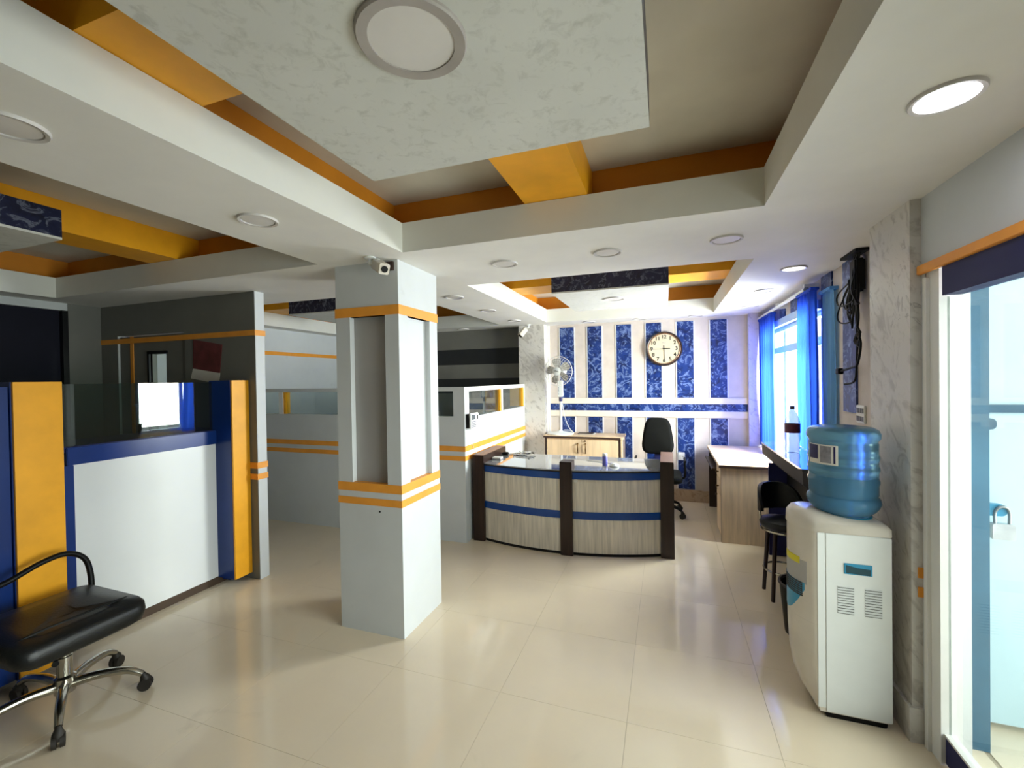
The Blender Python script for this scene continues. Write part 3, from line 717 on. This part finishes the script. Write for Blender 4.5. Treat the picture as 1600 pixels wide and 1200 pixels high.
def disc(name, prof, m, parent, nseg=28):
    V, F = [], []
    for r, h in prof:
        for i in range(nseg): a = 2*PI*i/nseg; V.append(H(max(r, 1e-4)*math.cos(a), max(r, 1e-4)*math.sin(a), h))
    for j in range(len(prof)-1):
        for i in range(nseg): F.append((j*nseg+i, j*nseg+(i+1) % nseg, (j+1)*nseg+(i+1) % nseg, (j+1)*nseg+i))
    F += [tuple(range(nseg)), tuple(range((len(prof)-1)*nseg, len(prof)*nseg))]
    return mesh_ob(name, V, F, m, parent, smooth=40)
disc('motor', [(0.03, -0.16), (0.06, -0.15), (0.07, -0.09), (0.06, -0.04)], 'whiteplastic', t)
cage = hring('cage_rim', 0.198, 0.0, 0.004, 'fanwire', t)
wires = []
for i in range(30):
    a = 2*PI*i/30; c, s = math.cos(a), math.sin(a)
    wires.append((spline([H(0.055*c, 0.055*s, 0.062), H(0.13*c, 0.13*s, 0.052), H(0.185*c, 0.185*s, 0.02), H(0.198*c, 0.198*s, 0.0)], 3), 0.0013))
    wires.append((spline([H(0.06*c, 0.06*s, -0.07), H(0.13*c, 0.13*s, -0.06), H(0.185*c, 0.185*s, -0.025), H(0.198*c, 0.198*s, 0.0)], 3), 0.0008))
tubes('cage_wires', wires, 'fanwire', cage, 4)
for k in (0.09, 0.14): hring('cage_ring', k, 0.055, 0.0012, 'fanwire', cage)
disc('badge', [(0.055, 0.056), (0.056, 0.064), (0.04, 0.070), (0.0, 0.072)], 'whiteplastic', t)
tube('badge_lettering', spline([H(-0.032, 0.012, 0.074), H(-0.015, 0.0, 0.074), H(-0.005, 0.01, 0.074), H(0.008, -0.008, 0.074), H(0.02, 0.0, 0.074), H(0.034, -0.014, 0.074)], 4), 0.002, 'ridge', t, 5)
for k in range(5):
    a = 2*PI*k/5+0.5; rings = []
    for rr, wd, tw in ((0.04, 0.018, 0.5), (0.09, 0.045, 0.45), (0.14, 0.055, 0.35), (0.172, 0.035, 0.3)):
        p = []
        for u, th in ((-1, 0.0), (0, 0.002), (1, 0.0), (0, -0.002)):
            lu, lv = rr, u*wd; dz = u*wd*tw+th-0.0
            p.append(H(lu*math.cos(a)-lv*math.sin(a), lu*math.sin(a)+lv*math.cos(a), dz))
        rings.append(p)
    loft('blade', rings, 'fanblade', t)
tube('cord', spline([(FX+0.03, FY+0.02, FZ+0.40), (FX+0.06, FY+0.03, FZ+0.22), (FX+0.12, FY+0.02, FZ+0.08), (FX+0.185, FY, FZ+0.02), (FX+0.12, FY+0.05, FZ+0.045), (FX+0.04, FY+0.03, FZ+0.05)]), 0.004, 'fanwire', t, 6)

# ================================================================ chairs with five-star bases
def starbase(t, c, r, a0, lm, rad, hubz=0.12):
    c = Vector(c)
    for k in range(5):
        a = a0+k*2*PI/5; d = Vector((math.cos(a), math.sin(a), 0))
        pts = spline([c+Vector((0, 0, hubz))+d*0.02, c+Vector((0, 0, hubz+0.012))+d*r*0.45, c+Vector((0, 0, hubz))+d*r*0.8, c+Vector((0, 0, 0.085))+d*r], 4)
        nn = len(pts); lg = tube('leg', pts, [rad*(1.15-0.45*i/(nn-1)) for i in range(nn)], lm, t, 10)
        s = Vector((-d.y, d.x, 0)); V, F = [], []
        cc = c+d*(r+0.012)+Vector((0, 0, 0.030))
        for off in (-0.022, 0.006):
            k0 = len(V)
            for w_ in (0, 0.016):
                for i in range(14):
                    b = 2*PI*i/14; V.append(cc+s*(off+w_)+d*0.0295*math.cos(b)+Vector((0, 0, 0.0295*math.sin(b))))
            F += [(k0+i, k0+(i+1) % 14, k0+14+(i+1) % 14, k0+14+i) for i in range(14)]+[tuple(range(k0, k0+14)), tuple(range(k0+14, k0+28))]
        cs = mesh_ob('caster', V, F, 'rubber', lg, smooth=40)
        hd = tube('caster_hood', [c+d*(r+0.012)+Vector((0, 0, 0.034)), c+d*(r+0.012)+Vector((0, 0, 0.062)), c+d*r+Vector((0, 0, 0.088))], [0.020, 0.022, 0.010], 'rubber', lg, 10)
# near swivel chair (left edge): low black seat without a backrest pad in view
CC = (-2.83, 1.285, 0)
t = thing('swivel_chair', 'black leather swivel chair with chrome star base before the service counter', 'chair', CC)
starbase(t, CC, 0.305, math.radians(43), 'chrome', 0.021)
lathe('gas_column', [(0.040, 0.085), (0.042, 0.16), (0.030, 0.17), (0.030, 0.26), (0.022, 0.262), (0.022, 0.36)], CC, 'chrome', t, 20)
bx('mechanism', -2.95, -2.66, 1.20, 1.37, 0.345, 0.395, 'blackplastic', t, 0.012)
tube('tilt_lever', [(-2.75, 1.22, 0.36), (-2.62, 1.16, 0.36), (-2.58, 1.14, 0.36)], [0.007, 0.007, 0.013], 'blackplastic', t)
def cushion(name, x0, x1, y0, y1, z0, z1, m, parent, drop=0.03):
    rings = []
    for f, zz in ((0.86, z0), (0.97, z0+(z1-z0)*0.18), (1.0, z0+(z1-z0)*0.5), (0.985, z0+(z1-z0)*0.8), (0.93, z1-0.004), (0.6, z1), (0.2, z1+0.002)):
        cxx, cyy = (x0+x1)/2, (y0+y1)/2; hx, hy = (x1-x0)/2*f, (y1-y0)/2*f
        rings.append([(x, y, zz-drop*max(0, (x-cxx)/hx-0.5)**2*2) for x, y in rrect(cxx-hx, cxx+hx, cyy-hy, cyy+hy, 0.07*f, 6)])
    return loft(name, rings, m, parent, 60)
st = cushion('seat', -3.07, -2.535, 0.995, 1.505, 0.395, 0.505, 'blackleather', t)
tube('piping', spline([(-2.66, 1.00, 0.43), (-2.66, 1.02, 0.485), (-2.655, 1.12, 0.503), (-2.65, 1.25, 0.505), (-2.655, 1.38, 0.503), (-2.66, 1.485, 0.487), (-2.66, 1.505, 0.43)], 5), 0.006, 'blackleather', st, 6)
tube('back_bar', spline([(-3.03, 1.50, 0.42), (-3.06, 1.51, 0.55), (-3.075, 1.49, 0.64), (-3.085, 1.42, 0.688), (-3.095, 1.32, 0.675), (-3.11, 1.20, 0.625), (-3.13, 1.08, 0.60)], 6), 0.014, 'blackplastic', t, 10)
tube('back_bar', spline([(-3.04, 1.01, 0.42), (-3.08, 1.0, 0.50), (-3.13, 1.02, 0.58), (-3.13, 1.08, 0.60)], 6), 0.014, 'blackplastic', t, 10)
# reception chair
CC = (-0.07, 5.38, 0)
t = thing('office_chair', 'black office chair with tall rounded back behind the reception desk', 'chair', CC)
starbase(t, CC, 0.27, math.radians(40), 'blackplastic', 0.02, 0.11)
lathe('gas_column', [(0.035, 0.08), (0.035, 0.25), (0.022, 0.255), (0.022, 0.40)], CC, 'blackplastic', t, 16)
cushion('seat', -0.31, 0.17, 5.13, 5.60, 0.40, 0.49, 'blackfabric', t, 0)
def backrest(name, cx, y, z0, z1, wb_, wt, th, m, parent):
    out = []; N = 40
    for i in range(N):
        a = 2*PI*i/N; ca, sa = math.cos(a), math.sin(a)
        u = math.copysign(abs(ca)**0.45, ca); v = math.copysign(abs(sa)**0.45, sa)
        wv = (wb_+(wt-wb_)*(v+1)/2)*(1-0.10*max(0, -v-0.4)); out.append((cx+u*wv, (z0+z1)/2+v*(z1-z0)/2))
    cz = (z0+z1)/2; rings = []
    for f, d in ((0.80, 0), (0.95, 0.008), (1.0, th*0.5), (0.95, th-0.008), (0.80, th)):
        rings.append([(cx+(x-cx)*f, y+d-0.9*(x-cx)**2*0.6, cz+(z-cz)*f) for x, z in out])
    return loft(name, rings, m, parent, 60)
backrest('backrest', -0.095, 5.56, 0.66, 1.105, 0.205, 0.140, 0.07, 'blackfabric', t)
bx('back_support', -0.135, -0.045, 5.62, 5.645, 0.42, 0.75, 'deepnavy', t, 0.005)
for s in (-1, 1):
    x = -0.07+s*0.27
    tube('armrest', spline([(x-s*0.06, 5.36, 0.43), (x, 5.36, 0.45), (x, 5.36, 0.60), (x, 5.30, 0.645), (x, 5.20, 0.65), (x, 5.45, 0.65)], 4), 0.013, 'blackplastic', t, 8)

# wall socket on the back wall
t = thing('wall_socket', 'pale square wall socket on the fifth blue stripe behind the desk', 'socket', (0.175, YB-0.012, 0.55))
bx('plate', 0.145, 0.225, YB-0.022, YB-0.012, 0.53, 0.63, 'white', t, 0.003); bx('rocker', 0.165, 0.185, YB-0.026, YB-0.022, 0.56, 0.60, 'paper', t)
for x in (0.198, 0.212): bx('pin_hole', x-0.003, x+0.003, YB-0.0225, YB-0.0215, 0.57, 0.585, 'ridge', t)

# ================================================================ side desk by the window
t = thing('office_desk', 'pale wood office desk with drawers against the window wall', 'desk', (0.82, 5.25, 0))
bx('desk_top', 0.475, 1.135, 4.575, 5.88, 0.722, 0.750, 'desktop', t, 0.003)
bx('edge_strip', 0.473, 1.135, 4.572, 4.5748, 0.722, 0.748, 'edge', t)
bx('side_panel', 0.495, 1.12, 4.60, 4.622, 0.0, 0.721, 'oak', t)
bx('edge_strip', 0.4935, 0.4949, 4.60, 4.622, 0.0, 0.721, 'edge', t)
bx('pedestal', 0.515, 1.10, 4.623, 5.00, 0.04, 0.721, 'oak', t)
for z0, z1 in ((0.575, 0.710), (0.435, 0.565)):
    d = bx('drawer', 0.497, 0.514, 4.628, 4.995, z0, z1, 'maple', t, 0.002)
    lathe('knob', [(0.006, 0), (0.006, -0.012), (0.013, -0.018), (0.011, -0.026), (0, -0.027)], (0.497, 4.81, (z0+z1)/2), 'brass', d, 14, 'x')
d = bx('cupboard_door', 0.497, 0.514, 4.628, 4.995, 0.05, 0.425, 'maple', t, 0.002)
lathe('knob', [(0.006, 0), (0.006, -0.012), (0.013, -0.018), (0, -0.02)], (0.497, 4.95, 0.38), 'brass', d, 14, 'x')
bx('far_panel', 0.495, 1.12, 5.83, 5.855, 0.0, 0.721, 'edge', t)
bx('back_board', 1.09, 1.105, 5.002, 5.829, 0.15, 0.721, 'edge', t)
bx('keyboard_tray', 0.452, 0.85, 5.03, 5.80, 0.612, 0.630, 'edge', t)
for y in (5.02, 5.805): bx('tray_runner', 0.50, 0.85, y, y+0.018, 0.632, 0.721, 'steel', t)

# ================================================================ black bar table, bottle, stool, added reflection bin
t = thing('bar_table', 'tall black table with polished top along the window wall', 'table', (0.98, 3.85, 0))
prism('table_top', [(0.815, 3.22), (1.13, 3.22), (1.13, 4.47), (0.815, 4.47)], 0.985, 1.0, 'z', 'blacktop', t)
prism('apron', [(0.818, 0.984), (0.823, 0.895), (0.90, 0.82), (1.13, 0.82), (1.13, 0.984)], 3.225, 4.465, 'y', 'apron', t)
bx('body', 1.0, 1.13, 3.30, 4.40, 0.06, 0.819, 'black', t)
bx('end_board', 0.86, 1.13, 3.265, 3.299, 0.0, 0.819, 'deepnavy', t); bx('end_board', 0.86, 1.13, 4.401, 4.43, 0.0, 0.819, 'deepnavy', t)
bc = (0.925, 3.90, 1.0)
t = thing('soda_bottle', 'clear plastic bottle with maroon label on the black table', 'bottle', bc)
lathe('body', [(0.030, 0.0), (0.045, 0.004), (0.050, 0.03), (0.044, 0.07), (0.050, 0.095), (0.052, 0.11), (0.052, 0.225), (0.047, 0.255), (0.030, 0.30), (0.016, 0.325), (0.013, 0.335), (0.013, 0.35), (0.0, 0.35)], bc, 'clearplastic', t, 32)
lathe('label', [(0.0528, 0.155), (0.0532, 0.157), (0.0532, 0.222), (0.0528, 0.224)], bc, 'maroon', t, 32, ring=True)
lathe('cap', [(0.0155, 0.335), (0.016, 0.337), (0.016, 0.358), (0.0145, 0.36), (0, 0.36)], bc, 'edge', t, 20)
sx, sy = 0.79, 3.60
t = thing('bar_stool', 'black round-seat stool with low curved back beside the bar table', 'stool', (sx, sy, 0))
lathe('seat', [(0.130, 0.50), (0.145, 0.512), (0.150, 0.535), (0.142, 0.556), (0.10, 0.566), (0, 0.568)], (sx, sy, 0), 'blackleather', t, 36)
lathe('seat_ring', [(0.138, 0.485), (0.145, 0.487), (0.145, 0.499), (0.135, 0.499)], (sx, sy, 0), 'chrome', t, 36, ring=True)
for k in range(4):
    a = PI/4+k*PI/2+0.1
    tube('leg', [(sx+0.105*math.cos(a), sy+0.105*math.sin(a), 0.488), (sx+0.14*math.cos(a), sy+0.14*math.sin(a), 0.0)], [0.015, 0.013], 'redwood', t, 8)
tube('foot_ring', [(sx+0.125*math.cos(2*PI*i/24), sy+0.125*math.sin(2*PI*i/24), 0.2) for i in range(25)], 0.007, 'chrome', t, 6)
V, F = [], []; NA, NZ = 20, 5
for rr in (0.138, 0.160):
    for j in range(NZ):
        for i in range(NA+1):
            a = math.radians(20)+math.radians(180)*i/NA; u = abs(i/NA-0.5)*2
            top = 0.80-0.14*u**3; z = 0.60+0.02*u+(top-0.60-0.02*u)*j/(NZ-1)
            V.append((sx+rr*math.cos(a)*(1+0.0*j), sy+rr*math.sin(a), z))
m_ = NZ*(NA+1)
for j in range(NZ-1):
    for i in range(NA):
        k = j*(NA+1)+i; F += [(k, k+1, k+NA+2, k+NA+1), (m_+k, m_+k+NA+1, m_+k+NA+2, m_+k+1)]
for i in range(NA):
    F += [(i, m_+i, m_+i+1, i+1)]; k = (NZ-1)*(NA+1)+i; F += [(k, k+1, m_+k+1, m_+k)]
for j in range(NZ-1):
    k = j*(NA+1); F += [(k, k+NA+1, m_+k+NA+1, m_+k)]; k += NA; F += [(k, m_+k, m_+k+NA+1, k+NA+1)]
mesh_ob('backrest', V, F, 'blackleather', t, smooth=60)
for a in (50, 170): tube('back_rod', [(sx+0.134*math.cos(math.radians(a)), sy+0.134*math.sin(math.radians(a)), 0.50), (sx+0.149*math.cos(math.radians(a)), sy+0.149*math.sin(math.radians(a)), 0.64)], 0.008, 'chrome', t, 8)
bn = (0.80, 3.11, 0)  # added black shape in place of the table's dark floor reflection
t = thing('reflection_standin', 'added dark round bin in the shadow between stool and water dispenser', 'bin', bn)
lathe('body', [(0.105, 0.0), (0.110, 0.004), (0.138, 0.30), (0.132, 0.30), (0.104, 0.012), (0, 0.012)], bn, 'blackplastic', t, 32)
lathe('rim', [(0.139, 0.298), (0.146, 0.304), (0.144, 0.316), (0.134, 0.316), (0.131, 0.302)], bn, 'apron', t, 32, ring=True)

# ================================================================ water dispenser
DX0, DX1, DY0, DY1 = 0.655, 0.945, 2.376, 2.676
dp = thing('water_dispenser', 'white floor-standing water dispenser with side vents before the marble pier', 'water dispenser', (0.80, 2.526, 0))
def dring(z, bulge, ins=0.0, fx=0.0):
    pts = []; x0, x1, y0, y1 = DX0+fx+ins, DX1-ins, DY0+ins, DY1-ins
    N = 16
    for i in range(N+1):                      # bowed front, from y1 to y0
        u = -1+2*i/N; pts.append((x0-bulge*(1-abs(u)**2.2), (y0+y1)/2-u*(y1-y0)/2, z))
    r = 0.018
    for cx_, cy_, a in ((x1-r, y0+r, 1.5*PI), (x1-r, y1-r, 0)):
        for i in range(5): tt = a+PI/2*i/4; pts.append((cx_+r*math.cos(tt), cy_+r*math.sin(tt), z))
    return pts
loft('base_skirt', [dring(0.0, 0.005, 0.012, 0.03), dring(0.03, 0.012, 0.010, 0.02)], 'blackplastic', dp)
prof = [(0.03, 0.012, 0, 0.012), (0.08, 0.035, 0, 0.003), (0.15, 0.058, 0, 0), (0.24, 0.072, 0, 0), (0.34, 0.078, 0, 0), (0.43, 0.080, 0, 0)]
loft('lower_body', [dring(*p) for p in prof], 'beigeplastic', dp)
loft('upper_body', [dring(*p) for p in [(0.4305, 0.080, 0, 0), (0.75, 0.080, 0, 0), (0.84, 0.080, 0, 0), (0.868, 0.079, 0, 0)]], 'beigeplastic', dp)
def topring(z0, ins, bl, rise): return [(x, y, z0+rise*max(0, (0.80-x)/0.22)**0.8*(1-abs((y-2.526)/0.15)**4*0.6)) for x, y, z in dring(z0, bl, ins)]
loft('top_cover', [dring(0.8685, 0.082, -0.003), topring(0.900, -0.002, 0.080, 0.018), topring(0.915, 0.010, 0.074, 0.03), topring(0.922, 0.03, 0.064, 0.036), topring(0.925, 0.07, 0.04, 0.036)], 'beigeplastic', dp, 60)
sp = bx('side_panel', DX0+0.036, DX1-0.004, DY0-0.004, DY0+0.002, 0.035, 0.866, 'whiteplastic', dp, 0.002)
bx('corner_strip', DX0+0.004, DX0+0.034, DY0-0.003, DY0+0.003, 0.05, 0.866, 'whiteplastic', dp, 0.001)
fr = bx('handle_frame', 0.762, 0.868, DY0-0.0075, DY0-0.0041, 0.688, 0.737, 'tealplastic', sp, 0.001)
prism('handle_recess', [(0.769, 0.694), (0.861, 0.690), (0.861, 0.718), (0.815, 0.720), (0.769, 0.730)], DY0-0.009, DY0-0.0076, 'y', 'tealdark', sp)
vm = None
for cx_ in (0.768, 0.872):
    for k in range(11):
        z = 0.505+k*0.0118
        if vm is None: o = bx('vent_slot', cx_-0.031, cx_+0.031, DY0-0.0062, DY0-0.0041, z-0.0016, z+0.0016, 'ridge', sp); vm = o.data
        else:
            o = bpy.data.objects.new('vent_slot', vm); COL.objects.link(o); o.parent = sp
            o.location = Vector((cx_, DY0-0.00515, z))-wl(sp)
        b_ = bx('vent_lip', cx_-0.031, cx_+0.031, DY0-0.0075, DY0-0.0041, z+0.0018, z+0.0052, 'whiteplastic', sp)
def fpatch(name, z0, z1, u0, u1, off, m, parent, nz=6, shape=None):
    V, F = [], []; N = 14
    for j in range(nz+1):
        for i in range(N+1):
            u = u0+(u1-u0)*i/N; zz = z0+(z1-z0)*j/nz
            if shape: zz = shape(u, j/nz)
            x = DX0-0.080*(1-abs(u)**2.2)-off; V.append((x, 2.526-u*0.15, zz))
    for j in range(nz):
        for i in range(N): k = j*(N+1)+i; F.append((k, k+1, k+N+2, k+N+1))
    V2 = [(x+0.004, y, z) for x, y, z in V]; n_ = len(V); F2 = [tuple(reversed([q+n_ for q in f])) for f in F]
    bd = []
    for i in range(N): bd += [(i, i+1, n_+i+1, n_+i), (nz*(N+1)+i, n_+nz*(N+1)+i, n_+nz*(N+1)+i+1, nz*(N+1)+i+1)]
    for j in range(nz): k = j*(N+1); bd += [(k, n_+k, n_+k+N+1, k+N+1), (k+N, k+2*N+1, n_+k+2*N+1, n_+k+N)]
    return mesh_ob(name, V+V2, F+F2+bd, m, parent, smooth=50)
fpatch('tap_recess', 0.60, 0.71, -0.80, 0.80, 0.001, 'panelgrey', dp)
fpatch('name_sticker', 0.690, 0.722, -0.10, 0.62, 0.003, 'yellow', dp)
dt = fpatch('drip_tray', 0.44, 0.60, -0.75, 0.75, 0.002, 'tealplastic', dp, shape=lambda u, v: 0.605-(1-v)*(0.15*(1-(u/0.8)**2)+0.015))
for k in range(7):
    fpatch('tray_slat', 0.538+k*0.010, 0.544+k*0.010, -0.7+0.0*k, 0.7, 0.004, 'ridge', dt, nz=1)
# water bottle on top
bc = (0.808, 2.526, 0.925)
bt = thing('water_bottle', 'large blue ribbed water bottle upended on the dispenser', 'water bottle', bc)
R_ = 0.138
prof = [(0.105, 0.0), (0.108, 0.006), (0.110, 0.014), (0.128, 0.028), (0.142, 0.048), (0.148, 0.066), (0.144, 0.085), (0.133, 0.096), (R_, 0.105), (R_, 0.145)]
for zb in (0.165, 0.225, 0.280): prof += [(R_, zb-0.015), (R_+0.004, zb-0.006), (R_+0.004, zb+0.006), (R_-0.001, zb+0.018)]
prof += [(R_, 0.345), (0.135, 0.352), (0.137, 0.358), (0.146, 0.372), (0.147, 0.390), (0.140, 0.408), (0.120, 0.420), (0.085, 0.424), (0.0, 0.422)]
lathe('shell', prof, bc, 'bottleblue', bt, 48, smooth=60)
lathe('water', [(0.10, 0.012), (0.125, 0.036), (0.130, 0.06), (0.130, 0.19), (0, 0.19)], bc, 'water', bt, 40, smooth=50)
lathe('neck_ring', [(0.103, -0.004), (0.112, -0.002), (0.113, 0.004), (0.108, 0.0055)], bc, 'tealplastic', bt, 40, ring=True)
lathe('label', [(R_+0.0046, 0.250), (R_+0.0052, 0.251), (R_+0.0052, 0.342), (R_+0.0046, 0.343)], bc, 'paper', bt, 24, arc=(math.radians(190), math.radians(246)))
lathe('label_print', [(R_+0.0056, 0.272), (R_+0.0060, 0.273), (R_+0.0060, 0.338), (R_+0.0056, 0.339)], bc, 'navyprint', bt, 14, arc=(math.radians(191), math.radians(212)))
lathe('label_print', [(R_+0.0056, 0.258), (R_+0.0060, 0.259), (R_+0.0060, 0.336), (R_+0.0056, 0.337)], bc, 'greyprint', bt, 14, arc=(math.radians(216), math.radians(235)))
lathe('label_print', [(R_+0.0056, 0.258), (R_+0.0060, 0.259), (R_+0.0060, 0.336), (R_+0.0056, 0.337)], bc, 'navyprint', bt, 6, arc=(math.radians(239), math.radians(242)))

# ================================================================ curtains and rail
def curtain(label, y0, y1, x, z0, z1, m, folds, amp=0.022, gather=0.0):
    t = thing('curtain', label, 'curtain', (x, (y0+y1)/2, z0))
    V, F = [], []; N, K = folds*10, 6
    for j in range(K+1):
        f = j/K; z = z0+(z1-z0)*f
        for i in range(N+1):
            u = i/N; sq = 1-gather*math.sin(PI*min(1, (1-f)*1.1))*0.5
            y = (y0+y1)/2+(u-0.5)*(y1-y0)*sq
            V.append((x+amp*math.sin(2*PI*folds*u)+0.005*math.sin(9*u+4*f), y, z))
    for j in range(K):
        for i in range(N): k = j*(N+1)+i; F.append((k, k+1, k+N+2, k+N+1))
    mesh_ob('drape', V, F, m, t, smooth=80)
    bx('heading', x-0.028, x+0.028, y0, y1, z1, z1+0.02, m, t)
    return t
curtain('royal blue curtain gathered at the far end of the window', 5.22, 5.89, 1.075, 0.78, 2.24, 'bluecurtain', 6, gather=0.25)
curtain('royal blue curtain hanging before the middle of the window', 3.86, 4.26, 1.070, 1.006, 2.24, 'bluecurtain', 5)
curtain('flat sky blue sheer beside the near window edge', 3.64, 3.88, 1.125, 1.18, 2.20, 'skycurtain', 3, 0.006)
t = thing('curtain_rail', 'white double curtain rail under the ceiling along the window', 'curtain rail', (1.09, 5.0, 2.28))
tube('rail', [(1.06, 4.05, 2.275), (1.06, 5.93, 2.275)], 0.014, 'white', t, 10)
tube('rail', [(1.10, 4.05, 2.305), (1.10, 5.93, 2.305)], 0.014, 'white', t, 10)
for y in (4.06, 5.0, 5.92): bx('bracket', 1.05, XR, y-0.008, y+0.008, 2.262, 2.32, 'white', t)
lathe('finial', [(0.014, 0), (0.02, -0.006), (0.02, -0.014), (0, -0.018)], (1.06, 4.05, 2.275), 'steel', t, 14, 'y')

# ================================================================ cables, switch, cameras
t = thing('cable_bundle', 'messy bundle of black cables hanging from the ceiling by the marble pier', 'cable', (1.10, 3.22, 1.75))
top = Vector((1.11, 3.20, 2.33))
for k in range(9):
    yy = 3.20+random.uniform(0.05, 0.30); zz = random.uniform(1.92, 2.16)
    tube('cable', spline([top+Vector((0, random.uniform(-0.04, 0.04), 0)), (1.10, 3.24, 2.20), (1.09, yy, zz+0.06), (1.085, yy-0.04, zz-0.02), (1.09, 3.23, zz-0.02), (1.10, 3.22, 2.12)], 6), 0.005, 'blackplastic', t, 6)
for k in range(7):
    tube('cable', spline([top+Vector((0, random.uniform(-0.06, 0.06), 0)), (1.10+random.uniform(-0.02, 0.02), 3.22+random.uniform(-0.04, 0.07), 2.22), (1.10+random.uniform(-0.02, 0.02), 3.22+random.uniform(-0.05, 0.08), 2.12), (1.10, 3.18+random.uniform(-0.02, 0.03), 2.02)], 5), 0.009, 'blackplastic', t, 6)
tube('cable', spline([(1.10, 3.20, 2.10), (1.10, 3.17, 1.95), (1.10, 3.19, 1.86), (1.10, 3.14, 1.78), (1.10, 3.19, 1.66), (1.10, 3.28, 1.64), (1.09, 3.42, 1.62)], 6), 0.007, 'blackplastic', t, 6)
tube('cable', spline([(1.10, 3.19, 2.10), (1.10, 3.20, 1.92), (1.10, 3.15, 1.84), (1.10, 3.19, 1.75), (1.10, 3.21, 1.60), (1.10, 3.25, 1.55), (1.09, 3.36, 1.535)], 6), 0.006, 'blackplastic', t, 6)
tube('cable', spline([(1.10, 3.19, 1.84), (1.10, 3.22, 1.80), (1.10, 3.16, 1.77), (1.10, 3.20, 1.82), (1.10, 3.15, 1.85)], 6), 0.010, 'blackplastic', t, 6)
bx('plug', 1.075, 1.105, 3.42, 3.475, 1.60, 1.64, 'blackplastic', t, 0.004)
bx('junction_plate', 1.07, 1.14, 3.12, 3.36, 2.328, 2.345, 'blackplastic', t)
bx('junction_box', 1.085, 1.14, 3.17, 3.26, 2.10, 2.30, 'blackplastic', t, 0.01)
t = thing('wall_switch', 'white switch plate by the marble pier above the water bottle', 'switch', (XR, 3.27, 1.35))
bx('plate', XR-0.012, XR, 3.205, 3.325, 1.295, 1.405, 'white', t, 0.003)
for i in range(3):
    for z in (1.308, 1.358): bx('rocker', XR-0.016, XR-0.012, 3.216+i*0.035, 3.240+i*0.035, z, z+0.03, 'greyprint', t)
def cctv(label, mount, body_c, d, s=1.0):
    t = thing('security_camera', label, 'security camera', mount)
    mount = Vector(mount); body_c = Vector(body_c); d = Vector(d).normalized()
    lathe('mount_plate', [(0.032*s, 0), (0.032*s, -0.008*s), (0.012*s, -0.016*s), (0, -0.016*s)], mount, 'whiteplastic', t, 20)
    tube('arm', spline([mount+Vector((0, 0, -0.012)), mount+Vector((0, 0, -0.04*s)), body_c-d*0.03*s+Vector((0, 0, 0.03*s)), body_c-d*0.02*s], 4), 0.010*s, 'whiteplastic', t, 8)
    q = d.to_track_quat('Z', 'Y')
    rings = []
    for h in (-0.055*s, -0.05*s, 0.06*s, 0.065*s):
        w_ = 0.026*s if abs(h) > 0.052*s and h < 0 else 0.030*s
        rings.append([body_c+q@Vector((x, y, h)) for x, y in rrect(-w_, w_, -w_, w_, 0.01*s, 3)])
    loft('housing', rings, 'beigeplastic', t)
    tube('lens', [body_c+d*0.055*s, body_c+d*0.072*s], 0.018*s, 'blackplastic', t, 16)
    return t
cctv('white bullet security camera at the top front of the column', (-1.665, 2.20, S), (-1.595, 2.20, 2.285), (0.75, -0.45, -0.42), 1.05)
bx_ = bx('cable_box', -1.635, -1.565, 2.285, 2.2985, S-0.065, S-0.012, 'edge'); tag(bx_, 'small brown junction box behind the column camera', 'junction box')
cctv('white security camera at the marble pier by the reception wall', (-1.76, 5.72, S), (-1.83, 5.70, 2.245), (-0.45, -0.5, -0.75), 1.1)
# padlock on the landing door
t = thing('padlock', 'steel padlock hanging from the blue hasp behind the glass door', 'padlock', (1.365, 2.45, 0.90))
prism('lock_body', rrect(1.325, 1.405, 0.875, 0.945, 0.01), 2.455, 2.483, 'y', 'padlock', t, 0.003)
tube('shackle', spline([(1.342, 2.469, 0.94), (1.342, 2.469, 0.99), (1.355, 2.464, 1.015), (1.378, 2.464, 1.015), (1.390, 2.469, 0.99), (1.390, 2.469, 0.94)], 4), 0.006, 'steel', t, 8)
